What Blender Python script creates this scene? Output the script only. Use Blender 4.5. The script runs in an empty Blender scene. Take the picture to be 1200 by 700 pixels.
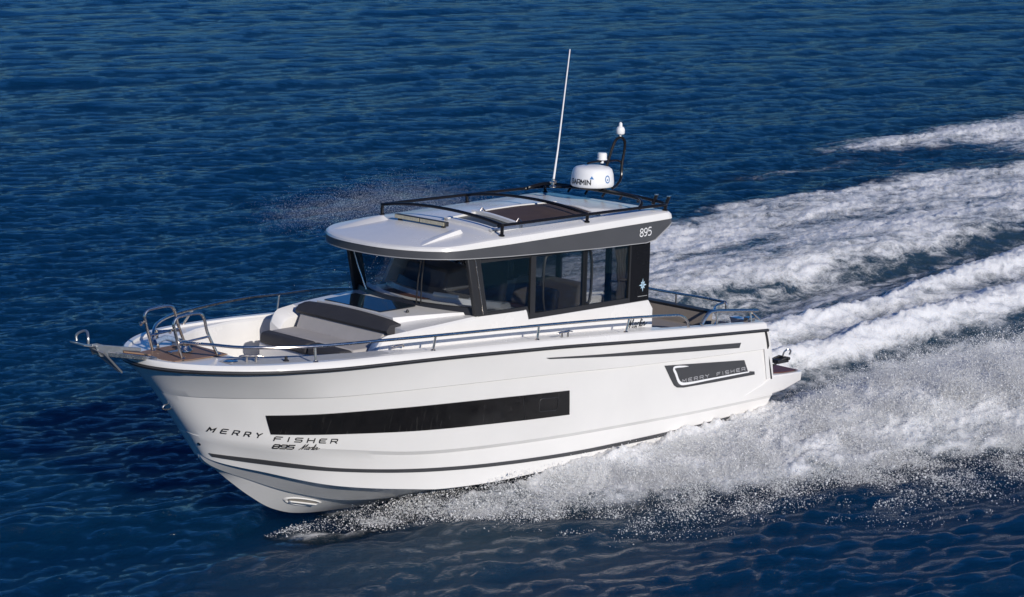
import bpy, bmesh, math, random
import numpy as np
from math import radians, sin, cos, pi
from mathutils import Vector, Matrix
from mathutils.bvhtree import BVHTree

scene = bpy.context.scene
col = scene.collection

# ------------------------------------------------------------------ camera
cam_data = bpy.data.cameras.new("camera")
cam = bpy.data.objects.new("camera", cam_data)
col.objects.link(cam)
cam_data.sensor_width = 36.0
cam_data.lens = 72.0
cam_data.clip_end = 20000.0
LIFT = 0.22                      # how far the boat's reference plane rides above the water
CAM = Vector((18.72789, 16.28304, 6.51641 + LIFT))
AZ, DEP, ROLL = -2.34259831, 0.210940085, -0.0015173
d_ = Vector((cos(AZ)*cos(DEP), sin(AZ)*cos(DEP), -sin(DEP)))
r_ = d_.cross(Vector((0, 0, 1))).normalized()
u_ = r_.cross(d_)
R2 = r_*cos(ROLL) + u_*sin(ROLL)
U2 = -r_*sin(ROLL) + u_*cos(ROLL)
cam.matrix_world = Matrix(((R2.x, U2.x, -d_.x, CAM.x), (R2.y, U2.y, -d_.y, CAM.y),
                           (R2.z, U2.z, -d_.z, CAM.z), (0, 0, 0, 1)))
scene.camera = cam

# ------------------------------------------------------------------ light
SUN_EL, SUN_AZ = radians(24), radians(76)      # direction to the sun, azimuth from +X towards +Y
world = bpy.data.worlds.new("World")
scene.world = world
world.use_nodes = True
wn = world.node_tree
bg = wn.nodes["Background"]
sky = wn.nodes.new("ShaderNodeTexSky")
sky.sky_type = 'NISHITA'
sky.sun_disc = False
sky.sun_elevation = SUN_EL
sky.sun_rotation = radians(90) - SUN_AZ
sky.altitude = 1500
sky.air_density = 1.0
sky.dust_density = 0.0
sky.ozone_density = 2.5
hs = wn.nodes.new("ShaderNodeHueSaturation")
hs.inputs['Saturation'].default_value = 1.3
wn.links.new(sky.outputs[0], hs.inputs['Color'])
tint = wn.nodes.new("ShaderNodeMix"); tint.data_type = 'RGBA'; tint.blend_type = 'MULTIPLY'
tint.inputs[0].default_value = 1.0; tint.inputs[7].default_value = (0.45, 0.83, 1.28, 1)
wn.links.new(hs.outputs[0], tint.inputs[6])
wn.links.new(tint.outputs[2], bg.inputs[0])
bg.inputs[1].default_value = 0.065
sun_data = bpy.data.lights.new("sun", 'SUN')
sun_data.energy = 4.0
sun_data.angle = radians(0.5)
sun_data.color = (1.0, 0.94, 0.86)
sun = bpy.data.objects.new("sun", sun_data)
col.objects.link(sun)
sd = Vector((cos(SUN_AZ)*cos(SUN_EL), sin(SUN_AZ)*cos(SUN_EL), sin(SUN_EL)))
sun.rotation_euler = sd.to_track_quat('Z', 'Y').to_euler()
sun.location = (30, 60, 40)

vs = scene.view_settings
vs.view_transform = 'Standard'
vs.look = 'None'
vs.exposure = 0.0
vs.gamma = 1.0
vs.use_curve_mapping = False
scene.cycles.max_bounces = 10
scene.cycles.diffuse_bounces = 7
scene.cycles.transparent_max_bounces = 24
scene.cycles.caustics_reflective = False
scene.cycles.caustics_refractive = False

# ------------------------------------------------------------------ helpers
rng = np.random.default_rng(7)
random.seed(7)


def tag(o, label=None, cat=None, group=None, kind=None):
    if label: o['label'] = label
    if cat: o['category'] = cat
    if group: o['group'] = group
    if kind: o['kind'] = kind
    return o


def pchip(xk, yk, x):
    xk = np.asarray(xk, float); yk = np.asarray(yk, float); x = np.asarray(x, float)
    h = np.diff(xk); dl = np.diff(yk)/h
    m = np.zeros_like(yk)
    for i in range(1, len(xk)-1):
        if dl[i-1]*dl[i] > 0:
            w1, w2 = 2*h[i]+h[i-1], h[i]+2*h[i-1]
            m[i] = (w1+w2)/(w1/dl[i-1]+w2/dl[i])
    m[0], m[-1] = dl[0], dl[-1]
    i = np.clip(np.searchsorted(xk, x)-1, 0, len(xk)-2)
    t = np.clip((x-xk[i])/h[i], 0, 1)
    return ((1+2*t)*(1-t)**2*yk[i] + t*(1-t)**2*h[i]*m[i] + t*t*(3-2*t)*yk[i+1] + t*t*(t-1)*h[i]*m[i+1])


def lerp_table(tab, x):
    return np.interp(x, [p[0] for p in tab], [p[1] for p in tab])


def smooth_path(pts, n=6, closed=False):
    P = [Vector(p) for p in pts]
    out = []
    N = len(P)
    rngi = range(N) if closed else range(N-1)
    for i in rngi:
        p0 = P[(i-1) % N] if (closed or i > 0) else P[0]*2-P[1]
        p1, p2 = P[i], P[(i+1) % N]
        p3 = P[(i+2) % N] if (closed or i+2 < N) else P[-1]*2-P[-2]
        # centripetal catmull-rom
        def tj(t, a, b): return t + max((b-a).length, 1e-6)**0.5
        t0 = 0; t1 = tj(t0, p0, p1); t2 = tj(t1, p1, p2); t3 = tj(t2, p2, p3)
        for k in range(n):
            t = t1+(t2-t1)*k/n
            A1 = p0*((t1-t)/(t1-t0))+p1*((t-t0)/(t1-t0))
            A2 = p1*((t2-t)/(t2-t1))+p2*((t-t1)/(t2-t1))
            A3 = p2*((t3-t)/(t3-t2))+p3*((t-t2)/(t3-t2))
            B1 = A1*((t2-t)/(t2-t0))+A2*((t-t0)/(t2-t0))
            B2 = A2*((t3-t)/(t3-t1))+A3*((t-t1)/(t3-t1))
            out.append(B1*((t2-t)/(t2-t1))+B2*((t-t1)/(t2-t1)))
    if not closed:
        out.append(P[-1].copy())
    return out


class MB:
    """collects vertices and faces for ONE mesh object"""
    def __init__(s):
        s.v = []; s.f = []

    def add(s, verts, faces):
        o = len(s.v)
        s.v += [tuple(p) for p in verts]
        s.f += [tuple(i+o for i in f) for f in faces]
        return s

    def box(s, lo, hi, M=None):
        x0, y0, z0 = lo; x1, y1, z1 = hi
        p = [Vector(q) for q in ((x0, y0, z0), (x1, y0, z0), (x1, y1, z0), (x0, y1, z0),
                                 (x0, y0, z1), (x1, y0, z1), (x1, y1, z1), (x0, y1, z1))]
        if M is not None: p = [M @ q for q in p]
        return s.add(p, [(3, 2, 1, 0), (4, 5, 6, 7), (0, 1, 5, 4), (1, 2, 6, 5), (2, 3, 7, 6), (3, 0, 4, 7)])

    def hexa(s, p):     # eight corners, bottom ring then top ring
        return s.add(p, [(3, 2, 1, 0), (4, 5, 6, 7), (0, 1, 5, 4), (1, 2, 6, 5), (2, 3, 7, 6), (3, 0, 4, 7)])

    def grid(s, rows, closed=False, cap0=False, cap1=False):
        n = len(rows[0]); v = [p for r in rows for p in r]; f = []
        for i in range(len(rows)-1):
            for j in range(n if closed else n-1):
                a, b = i*n+j, i*n+(j+1) % n
                f.append((a, b, b+n, a+n))
        if cap0: f.append(tuple(range(n))[::-1])
        if cap1: f.append(tuple((len(rows)-1)*n+j for j in range(n)))
        return s.add(v, f)

    def tube(s, path, r, seg=10, closed=False, caps=True, flat=1.0):
        P = [Vector(p) for p in path]; N = len(P)
        rr = r if hasattr(r, '__len__') else [r]*N
        rows = []; up = None
        for i, p in enumerate(P):
            a = P[(i-1) % N] if (closed or i > 0) else p
            b = P[(i+1) % N] if (closed or i < N-1) else p
            t = (b-a).normalized()
            if up is None:
                up = Vector((0, 0, 1)) if abs(t.z) < 0.9 else Vector((1, 0, 0))
            up = (up - t*up.dot(t)).normalized()
            w = t.cross(up)
            rows.append([p + (w*cos(2*pi*k/seg) + up*sin(2*pi*k/seg)*flat)*rr[i] for k in range(seg)])
        if closed: rows.append(rows[0])
        return s.grid(rows, closed=True, cap0=caps and not closed, cap1=caps and not closed)

    def lathe(s, prof, c, seg=28, M=None):
        rows = []
        for r, z in prof:
            row = [Vector((r*cos(2*pi*k/seg), r*sin(2*pi*k/seg), z)) for k in range(seg)]
            if M is not None: row = [M @ q for q in row]
            rows.append([q+Vector(c) for q in row])
        return s.grid(rows, closed=True, cap0=True, cap1=True)

    def prism(s, poly, off):
        n = len(poly); o = Vector(off)
        a = [Vector(p) for p in poly]
        return s.add(a+[p+o for p in a], [tuple(range(n))[::-1], tuple(range(n, 2*n))] +
                     [(i, (i+1) % n, (i+1) % n+n, i+n) for i in range(n)])

    def build(s, name, mat, parent=None, bevel=0.0, smooth=True, angle=35, seg=2, fix=True):
        me = bpy.data.meshes.new(name)
        me.from_pydata(s.v, [], s.f)
        if fix:
            bm = bmesh.new(); bm.from_mesh(me)
            bmesh.ops.remove_doubles(bm, verts=bm.verts, dist=1e-5)
            bmesh.ops.recalc_face_normals(bm, faces=bm.faces)
            bm.to_mesh(me); bm.free()
        me.materials.append(mat)
        if smooth:
            me.polygons.foreach_set('use_smooth', [True]*len(me.polygons))
            me.set_sharp_from_angle(angle=radians(angle))
        o = bpy.data.objects.new(name, me)
        col.objects.link(o)
        if parent is not None: o.parent = parent
        if bevel > 0:
            b = o.modifiers.new("bevel", 'BEVEL'); b.width = bevel; b.segments = seg
            b.limit_method = 'ANGLE'; b.angle_limit = radians(30); b.harden_normals = False
        return o


# ------------------------------------------------------------------ materials
def new_mat(name):
    m = bpy.data.materials.new(name); m.use_nodes = True
    nt = m.node_tree
    return m, nt, nt.nodes["Principled BSDF"]


def N(nt, t, **k):
    n = nt.nodes.new(t)
    for a, b in k.items():
        if a.startswith('i_'):
            n.inputs[a[2:].replace('_', ' ')].default_value = b
        else:
            setattr(n, a, b)
    return n


def pbr(name, c, rough=0.4, metal=0.0, coat=0.0, var=0.0, vscale=3.0, bump=0.0, bscale=80.0, rvar=0.0, spec=0.5):
    """principled material with a little uneven colour, gloss and grain"""
    m, nt, p = new_mat(name)
    p.inputs['Roughness'].default_value = rough
    p.inputs['Metallic'].default_value = metal
    p.inputs['Coat Weight'].default_value = coat
    p.inputs['Specular IOR Level'].default_value = spec
    tc = N(nt, 'ShaderNodeTexCoord')
    if var > 0 or rvar > 0:
        no = N(nt, 'ShaderNodeTexNoise', i_Scale=vscale, i_Detail=6.0, i_Roughness=0.6)
        nt.links.new(tc.outputs['Object'], no.inputs['Vector'])
        rp = N(nt, 'ShaderNodeMapRange')
        rp.inputs[1].default_value = 0.3; rp.inputs[2].default_value = 0.7
        rp.inputs[3].default_value = 1-var; rp.inputs[4].default_value = 1.0
        nt.links.new(no.outputs[0], rp.inputs[0])
        mx = N(nt, 'ShaderNodeMix', data_type='RGBA', blend_type='MULTIPLY')
        mx.inputs[0].default_value = 1.0
        mx.inputs[6].default_value = (*c, 1)
        nt.links.new(rp.outputs[0], mx.inputs[7])
        nt.links.new(mx.outputs[2], p.inputs['Base Color'])
        if rvar > 0:
            r2 = N(nt, 'ShaderNodeMapRange')
            r2.inputs[1].default_value = 0.3; r2.inputs[2].default_value = 0.7
            r2.inputs[3].default_value = rough; r2.inputs[4].default_value = rough+rvar
            nt.links.new(no.outputs[0], r2.inputs[0]); nt.links.new(r2.outputs[0], p.inputs['Roughness'])
    else:
        p.inputs['Base Color'].default_value = (*c, 1)
    if bump > 0:
        nb = N(nt, 'ShaderNodeTexNoise', i_Scale=bscale, i_Detail=3.0)
        nt.links.new(tc.outputs['Object'], nb.inputs['Vector'])
        bp = N(nt, 'ShaderNodeBump'); bp.inputs['Strength'].default_value = bump; bp.inputs['Distance'].default_value = 0.01
        nt.links.new(nb.outputs[0], bp.inputs['Height']); nt.links.new(bp.outputs[0], p.inputs['Normal'])
    return m


def glass_mat(name, tint, refl=1.0, rough=0.0):
    """thin tinted glass: transparent tint under a fresnel reflection"""
    m = bpy.data.materials.new(name); m.use_nodes = True
    nt = m.node_tree; nt.nodes.clear()
    out = N(nt, 'ShaderNodeOutputMaterial')
    tr = N(nt, 'ShaderNodeBsdfTransparent'); tr.inputs[0].default_value = (*tint, 1)
    gl = N(nt, 'ShaderNodeBsdfGlossy'); gl.inputs['Roughness'].default_value = rough
    fr = N(nt, 'ShaderNodeFresnel'); fr.inputs[0].default_value = 1.45
    ml = N(nt, 'ShaderNodeMath', operation='MULTIPLY'); ml.inputs[1].default_value = refl
    mx = N(nt, 'ShaderNodeMixShader')
    nt.links.new(fr.outputs[0], ml.inputs[0]); nt.links.new(ml.outputs[0], mx.inputs[0])
    nt.links.new(tr.outputs[0], mx.inputs[1]); nt.links.new(gl.outputs[0], mx.inputs[2])
    nt.links.new(mx.outputs[0], out.inputs[0])
    return m


def teak_mat(name, c1, c2, axis='Y', pitch=0.045):
    m, nt, p = new_mat(name)
    p.inputs['Roughness'].default_value = 0.55
    tc = N(nt, 'ShaderNodeTexCoord')
    sep = N(nt, 'ShaderNodeSeparateXYZ'); nt.links.new(tc.outputs['Object'], sep.inputs[0])
    ml = N(nt, 'ShaderNodeMath', operation='DIVIDE'); ml.inputs[1].default_value = pitch
    nt.links.new(sep.outputs[axis], ml.inputs[0])
    fr = N(nt, 'ShaderNodeMath', operation='FRACT'); nt.links.new(ml.outputs[0], fr.inputs[0])
    lt = N(nt, 'ShaderNodeMath', operation='LESS_THAN'); lt.inputs[1].default_value = 0.12
    nt.links.new(fr.outputs[0], lt.inputs[0])
    no = N(nt, 'ShaderNodeTexNoise', i_Scale=9.0, i_Detail=6.0)
    mp = N(nt, 'ShaderNodeMapping'); mp.inputs['Scale'].default_value = (0.6, 6, 6) if axis == 'Y' else (6, 0.6, 6)
    nt.links.new(tc.outputs['Object'], mp.inputs[0]); nt.links.new(mp.outputs[0], no.inputs['Vector'])
    mx = N(nt, 'ShaderNodeMix', data_type='RGBA'); mx.inputs[6].default_value = (*c1, 1); mx.inputs[7].default_value = (*c2, 1)
    nt.links.new(no.outputs[0], mx.inputs[0])
    m2 = N(nt, 'ShaderNodeMix', data_type='RGBA'); m2.inputs[7].default_value = (0.03, 0.025, 0.02, 1)
    nt.links.new(mx.outputs[2], m2.inputs[6]); nt.links.new(lt.outputs[0], m2.inputs[0])
    nt.links.new(m2.outputs[2], p.inputs['Base Color'])
    return m


M = {}
M['gel'] = pbr('white gelcoat', (0.755, 0.74, 0.715), 0.14, var=0.05, vscale=1.3, rvar=0.12)
M['gel2'] = pbr('white deck moulding', (0.755, 0.74, 0.715), 0.2, var=0.05, vscale=2.5, rvar=0.1)
M['nonskid'] = pbr('grey non skid', (0.50, 0.50, 0.49), 0.6, var=0.08, vscale=6, bump=0.5, bscale=260)
M['band'] = pbr('charcoal paint', (0.075, 0.076, 0.082), 0.32, var=0.08, vscale=3, rvar=0.1)
M['decal'] = pbr('charcoal vinyl', (0.055, 0.056, 0.06), 0.38, var=0.1, vscale=5)
M['letter'] = pbr('black lettering', (0.018, 0.018, 0.02), 0.45)
M['greylet'] = pbr('grey lettering', (0.38, 0.38, 0.39), 0.4)
M['whitelet'] = pbr('white lettering', (0.8, 0.8, 0.8), 0.4)
M['blue'] = pbr('blue emblem', (0.04, 0.17, 0.42), 0.4)
M['rubber'] = pbr('black rubber', (0.022, 0.022, 0.024), 0.5, var=0.2, vscale=8)
M['black'] = pbr('black paint', (0.010, 0.010, 0.012), 0.25, var=0.1, spec=0.22)
M['blackmat'] = pbr('black trim', (0.02, 0.02, 0.022), 0.5)
M['steel'] = pbr('polished steel', (0.68, 0.62, 0.56), 0.2, metal=1.0, var=0.12, vscale=12, rvar=0.1)
M['galv'] = pbr('galvanised steel', (0.55, 0.55, 0.54), 0.38, metal=0.85, var=0.2, vscale=18)
M['teak'] = teak_mat('teak deck', (0.20, 0.115, 0.07), (0.30, 0.18, 0.115))
M['teakred'] = teak_mat('red brown platform teak', (0.105, 0.032, 0.026), (0.16, 0.055, 0.042))
M['cush'] = pbr('light grey upholstery', (0.42, 0.395, 0.375), 0.75, var=0.1, vscale=6, bump=0.2, bscale=300)
M['cushd'] = pbr('dark grey upholstery', (0.036, 0.035, 0.039), 0.7, var=0.15, vscale=6, bump=0.2, bscale=300)
M['taupe'] = pbr('taupe upholstery', (0.27, 0.235, 0.205), 0.75, var=0.1, vscale=6, bump=0.2, bscale=250)
M['wood'] = pbr('brown veneer', (0.17, 0.075, 0.04), 0.4, var=0.3, vscale=7)
M['curtain'] = pbr('taupe curtain', (0.20, 0.165, 0.135), 0.85, var=0.15, vscale=14)
M['glass'] = glass_mat('tinted glass', (0.73, 0.75, 0.77), 0.5)
M['wsglass'] = glass_mat('windscreen glass', (0.93, 0.95, 0.96), 0.4)
M['hullglass'] = pbr('black hull glass', (0.012, 0.011, 0.011), 0.05, var=0.35, vscale=9, rvar=0.14)
def salt_marks(m):
    nt = m.node_tree; p = nt.nodes["Principled BSDF"]
    src = p.inputs['Base Color'].links[0].from_socket
    tc = N(nt, 'ShaderNodeTexCoord')
    mp = N(nt, 'ShaderNodeMapping'); mp.inputs['Scale'].default_value = (26, 1, 2.6); mp.inputs['Rotation'].default_value = (0, .12, 0)
    n1 = N(nt, 'ShaderNodeTexNoise', i_Scale=1.0, i_Detail=4.0, i_Roughness=0.7, i_Distortion=0.5)
    n2 = N(nt, 'ShaderNodeTexNoise', i_Scale=1.6, i_Detail=3.0)
    nt.links.new(tc.outputs['Object'], mp.inputs[0]); nt.links.new(mp.outputs[0], n1.inputs['Vector'])
    nt.links.new(tc.outputs['Object'], n2.inputs['Vector'])
    r1 = N(nt, 'ShaderNodeMapRange', interpolation_type='SMOOTHSTEP'); r1.inputs[1].default_value = .54; r1.inputs[2].default_value = .72
    r2 = N(nt, 'ShaderNodeMapRange'); r2.inputs[1].default_value = .40; r2.inputs[2].default_value = .58
    nt.links.new(n1.outputs[0], r1.inputs[0]); nt.links.new(n2.outputs[0], r2.inputs[0])
    ml = N(nt, 'ShaderNodeMath', operation='MULTIPLY'); nt.links.new(r1.outputs[0], ml.inputs[0]); nt.links.new(r2.outputs[0], ml.inputs[1])
    mx = N(nt, 'ShaderNodeMix', data_type='RGBA'); mx.inputs[7].default_value = (.05, .048, .045, 1)
    nt.links.new(ml.outputs[0], mx.inputs[0]); nt.links.new(src, mx.inputs[6]); nt.links.new(mx.outputs[2], p.inputs['Base Color'])
salt_marks(M['hullglass'])
M['radome'] = pbr('white radome plastic', (0.80, 0.80, 0.79), 0.35, var=0.03)
M['led'] = pbr('led lens', (0.62, 0.56, 0.40), 0.2, var=0.3, vscale=40)
# =================================================================== NOISE (plain numpy)
_perm = np.random.default_rng(11).permutation(512).astype(np.int64)
_perm = np.concatenate([_perm, _perm, _perm])
_ang = np.random.default_rng(12).uniform(0, 2*np.pi, 512)
_gx, _gy = np.cos(_ang), np.sin(_ang)


def pnoise(x, y):
    xi = np.floor(x).astype(np.int64); yi = np.floor(y).astype(np.int64)
    xf = x-xi; yf = y-yi
    xi &= 511; yi &= 511
    u = xf*xf*xf*(xf*(xf*6-15)+10); v = yf*yf*yf*(yf*(yf*6-15)+10)
    def g(i, j, fx, fy):
        h = _perm[_perm[i & 511]+(j & 511)]
        return _gx[h]*fx+_gy[h]*fy
    a = g(xi, yi, xf, yf); b = g(xi+1, yi, xf-1, yf)
    c = g(xi, yi+1, xf, yf-1); d = g(xi+1, yi+1, xf-1, yf-1)
    return (a*(1-u)+b*u)*(1-v)+(c*(1-u)+d*u)*v       # about -0.7 .. 0.7


def fbm(x, y, o=5, g=0.5, ridged=False):
    s = np.zeros_like(x); a = 1.0; t = 0
    for k in range(o):
        n = pnoise(x*(2**k)+17.3*k, y*(2**k)-9.1*k)*1.5
        if ridged: n = 1-2*np.abs(n)
        s += a*n; t += a; a *= g
    return s/t


def sstep(a, b, x):
    t = np.clip((x-a)/(b-a), 0, 1)
    return t*t*(3-2*t)


def itab(tab, X):
    return np.interp(X, [p[0] for p in tab], [p[1] for p in tab])


# =================================================================== SEA
F0 = (CAM.x, CAM.y)
# one sheet of rings and spokes, fine where the boat runs, coarse towards the horizon
rr = [2.0, 6.0, 10.0, 13.0]
while rr[-1] < 9000:
    r = rr[-1]
    if r < 130: dr = min(max(r*r/17500, .018), .40)
    else: dr = (r-129)*.10+.4
    rr.append(r+dr)
rr = np.array(rr)
th = [0.0]
while th[-1] < pi:
    a = th[-1]
    th.append(a+(.00062 if a < .29 else min(.0012+(a-.29)*.06, .06)))
th = np.array(th); th = th[th < pi]
th = np.concatenate([-th[::-1][:-1], th])
TH, RRg = np.meshgrid(AZ+th, rr)
GX = F0[0]+RRg*np.cos(TH); GY = F0[1]+RRg*np.sin(TH)
nr, nt_ = GX.shape
GX = GX.ravel(); GY = GY.ravel(); RRf = RRg.ravel()
cell = np.maximum(RRf*.00062, np.gradient(rr)[:, None].repeat(nt_, 1).ravel())
fine = (np.abs(((TH.ravel()-AZ+pi) % (2*pi))-pi) < .5) & (RRf > 9) & (RRf < 400)

# wind sea: sum of many trochoidal waves
wv = np.random.default_rng(5)
DX = np.zeros_like(GX); DY = np.zeros_like(GX); HZ = np.zeros_like(GX)
idx = np.where(fine)[0]
px_, py_, cl = GX[idx], GY[idx], cell[idx]
dx = np.zeros_like(px_); dy = np.zeros_like(px_); hz = np.zeros_like(px_)
gust = 0.75+.5*sstep(-.5, .6, fbm(px_*.045, py_*.045, 3))
WDIR = radians(258)
for k in range(110):
    lam = 0.16*(9.0/0.16)**((k+wv.uniform(0, 1))/110)
    th_w = WDIR+wv.normal(0, .40 if lam < 2 else .26)
    kk = 2*pi/lam
    slope = .0265*(1.0 if lam < 1.1 else (1.1/lam)**.65)*(1.65 if lam < .55 else 1.0)
    amp = slope/kk*wv.uniform(.6, 1.4)
    ph = wv.uniform(0, 2*pi)
    cx, sx = cos(th_w), sin(th_w)
    att = sstep(1.6, 3.5, lam/cl)
    g_ = gust if lam < 1.5 else 1.0
    a_ = kk*(px_*cx+py_*sx)+ph
    c_, s_ = np.cos(a_), np.sin(a_)
    hz += amp*att*g_*c_
    dx -= cx*amp*att*g_*s_*.45; dy -= sx*amp*att*g_*s_*.45


# ------------------------------------------------------------------ the wake
def wake(x, y):
    """height added by the boat and smooth foam cover, in boat coordinates"""
    X = -x
    wob = .35*fbm(x*.45, y*.45, 3)
    yw = y+wob
    # hull presses the water down just behind and beside it
    h = np.zeros_like(x); f = np.zeros_like(x)
    # centre ridge thrown up by the motors
    yc = -.75-.05*np.clip(X-3, 0, 30)
    wdt = .55+.075*np.clip(X, 0, 14)
    on = sstep(.3, 2.0, X)
    g = np.exp(-((yw-yc)/wdt)**2)
    strk = fbm(x*.22+3, y*2.1, 4, .55)
    g1 = np.exp(-((yw-(yc-.62*wdt))/(.34*wdt))**2); g2 = np.exp(-((yw-(yc+.55*wdt))/(.36*wdt))**2)
    h += on*(.12*g+.22*g1+.20*g2)*(1-.5*sstep(6, 22, X))
    f = np.maximum(f, on*np.clip(.44*sstep(.1, .5, g)+.44*np.maximum(g1, g2)+.30*strk*sstep(.1, .5, g), 0, 1))
    f = np.maximum(f, on*np.clip(.40+.50*strk, 0, .65)*np.exp(-((yw+3.0)/1.8)**2)*(.45+.55*sstep(14, 4, X)))
    f = np.maximum(f, on*np.clip(.48+.5*strk, 0, .7)*np.exp(-((yw-.95)/1.1)**2))
    # troughs on both sides of the ridge
    h -= .26*sstep(2, 5, X)*np.exp(-((yw+3.35+.02*X)/.75)**2)*(1-.4*sstep(9, 25, X))
    h -= .20*sstep(1.2, 3, X)*np.exp(-((yw-.95)/.45)**2)*(1-sstep(8, 16, X))
    # starboard foam, wide, with an uneven far edge
    yo = itab([(-6, -1.6), (-4, -2.6), (0, -5.2), (5, -8.2), (9, -9.6), (14, -10.0), (18, -9.7), (23, -8.6), (40, -6.5)], X)
    yi = itab([(-6, -1.0), (0, -1.4), (2.5, -2.0), (5, -3.6), (9, -3.75), (16, -3.6), (40, -3)], X)
    w2 = 1.3*fbm(x*.36+4, y*.6, 5, .6)
    s = sstep(0, 1.2, (y+w2*.8)-yo)*sstep(0, .8, yi-(y+w2*.35))*sstep(-5.5, -3, X)
    f = np.maximum(f, s*np.clip(.56+.55*fbm(x*.28, y*.8+9, 5, .6)+.16*strk, 0, 1))
    h += .14*s*np.exp(-((y-yi+1.2)/1.2)**2)
    # detached outer band further aft
    s2 = sstep(18.5, 22.5, X+.8*w2)*np.exp(-((y+w2*.7+12.4-.08*(X-24))/(.8+.05*np.clip(X-20, 0, 30)))**2)
    f = np.maximum(f, .72*s2); h += .10*s2
    fill = sstep(21, 26, X)*sstep(-13.2, -12, y+w2*.6)*sstep(-7.5, -9, y)
    f = np.maximum(f, fill*np.clip(.50+.5*fbm(x*.3+2, y*.9, 4, .6), 0, .8))
    s3 = sstep(10, 14, X)*np.exp(-((y+w2*.5+11.6)/.35)**2)*sstep(24, 16, X)
    f = np.maximum(f, .24*s3*sstep(13, 17, X))
    # port spray root: from the chine outwards and aft
    po = itab([(-6.6, .35), (-5.6, .90), (-5, 1.65), (-4.4, 2.3), (-3.6, 2.75), (-2.6, 3.0), (-1.5, 3.55), (0, 3.9), (1, 4.4), (2.5, 5.0), (6, 6.0), (20, 8)], X)
    pi_ = itab([(-6.6, .2), (-4, .8), (0, 1.0), (1.5, 1.15), (3, 1.3), (8, 1.8), (20, 2.5)], X)
    w3 = .55*fbm(x*.8+2, y*.8, 4)
    sp = sstep(0, .55, po+w3*.7-y)*sstep(-.15, .25, y-pi_+.1*w3)*sstep(-5.9, -4.2, X)
    inner = sstep(-.1, .9, po-.58+w3*.9-y)*sstep(-4.3, -2.2, X)
    f = np.maximum(f, sp*(.36+.24*sstep(-4.8, -2.6, X))+.48*sp*inner)
    mid = np.exp(-((y-(pi_*.55+po*.45))/(.30+.36*(po-pi_)))**2)
    h += sp*mid*itab([(-5.5, .02), (-4, .06), (-2, .13), (-.5, .22), (1, .44), (2.5, .52), (6, .35), (20, .1)], X)*(1+.25*fbm(x*.9+7, y*.9, 4, .55))
    # water piled up against the bottom, where the spray leaves the chines
    hbw = itab([(-5.7, .05), (-5.3, .42), (-4.9, .80), (-4.4, 1.05), (-3, 1.15), (1, 1.2)], X)
    rise = itab([(-6.1, 0), (-5.6, .05), (-5.1, .12), (-4.5, .18), (-3, .14), (-1, .09), (0, .06), (.6, 0)], X)
    pile = np.exp(-((np.abs(y)-hbw)/np.where(np.abs(y) > hbw, .28, .6))**2)
    h += rise*pile
    f = np.maximum(f, .62*pile*sstep(-5.7, -4.9, X)*sstep(.8, -.5, X)*sstep(-.35, .25, w3+.12))
    # smooth bow wave that peels off the forefoot on the port side
    q1 = (x-6.7)*.60+(y-1.5)*.80
    along = (x-6.7)*.80-(y-1.5)*.60
    h += .13*np.exp(-(q1/.42)**2)*np.exp(-(along/2.2)**2)
    q2 = (y-(1.45+.42*np.clip(5.9-x, 0, 20)))
    h += .12*np.exp(-(q2/.55)**2)*sstep(6.2, 5.0, x)*sstep(-4, 2, x)
    # wavelets of foam left on that crest and beside the stem
    w4 = fbm(x*2.2, y*2.2, 3)
    l2 = np.exp(-((y-.16+.22*w4-(6.7-x)*.42)/.20)**2)*sstep(6.7, 6.0, x)*sstep(4.0, 4.8, x)*sstep(-.2, .3, w4+.2)
    f = np.maximum(f, .62*l2)
    return h, np.clip(f, 0, 1)


near = (px_ > -70) & (px_ < 11) & (py_ > -30) & (py_ < 14)
wi = np.where(near)[0]
wx, wy = px_[wi], py_[wi]
hW, fW = wake(wx, wy)
# broken water: lumps and streaks wherever there is foam
st_x, st_y = wx*.75, wy*1.25
big = fbm(st_x*.9, st_y*.9, 3)
lump = fbm(st_x*2.6+.6*big, st_y*2.6+.8*big, 5, .56, ridged=True)
finel = fbm(wx*9, wy*11, 3, .6)
port = sstep(.6, 1.2, wy)*sstep(-8, -4, -wx)
rough = fW*(1+.7*port)
hW = hW + rough*(.07*big+.105*(1-.35*port)*lump+.03*finel)+port*fW*.035*fbm(wx*15, wy*17, 3, .7)
fine_cell = sstep(.30, .08, cl[wi])
hz[wi] = hz[wi]*(1-.75*fW)+hW*1.0
dx[wi] *= (1-.7*fW); dy[wi] *= (1-.7*fW)
FO = np.zeros_like(GX); AE_REFL = np.zeros_like(GX)
fo = np.zeros_like(px_); ae_refl = np.zeros_like(px_)
fo[wi] = np.clip(fW + .16*(lump-.1)*sstep(.05, .35, fW) + .10*big*sstep(.1, .4, fW), 0, 1)
hw0, fsoft = hW, fW
bow_reflection = np.exp(-((wx-5.0)/2.6)**2)*np.exp(-((wy-2.0)/1.3)**2)*(.65+.5*fbm(wx*.8, wy*1.2, 4))  # grey-green reflection of the hull, put into the water colour off the bow
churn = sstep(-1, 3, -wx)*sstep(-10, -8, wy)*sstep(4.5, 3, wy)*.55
ae_refl[wi] = np.clip(np.maximum(np.maximum(fW*1.1, churn), .55*bow_reflection), 0, 1)
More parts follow.
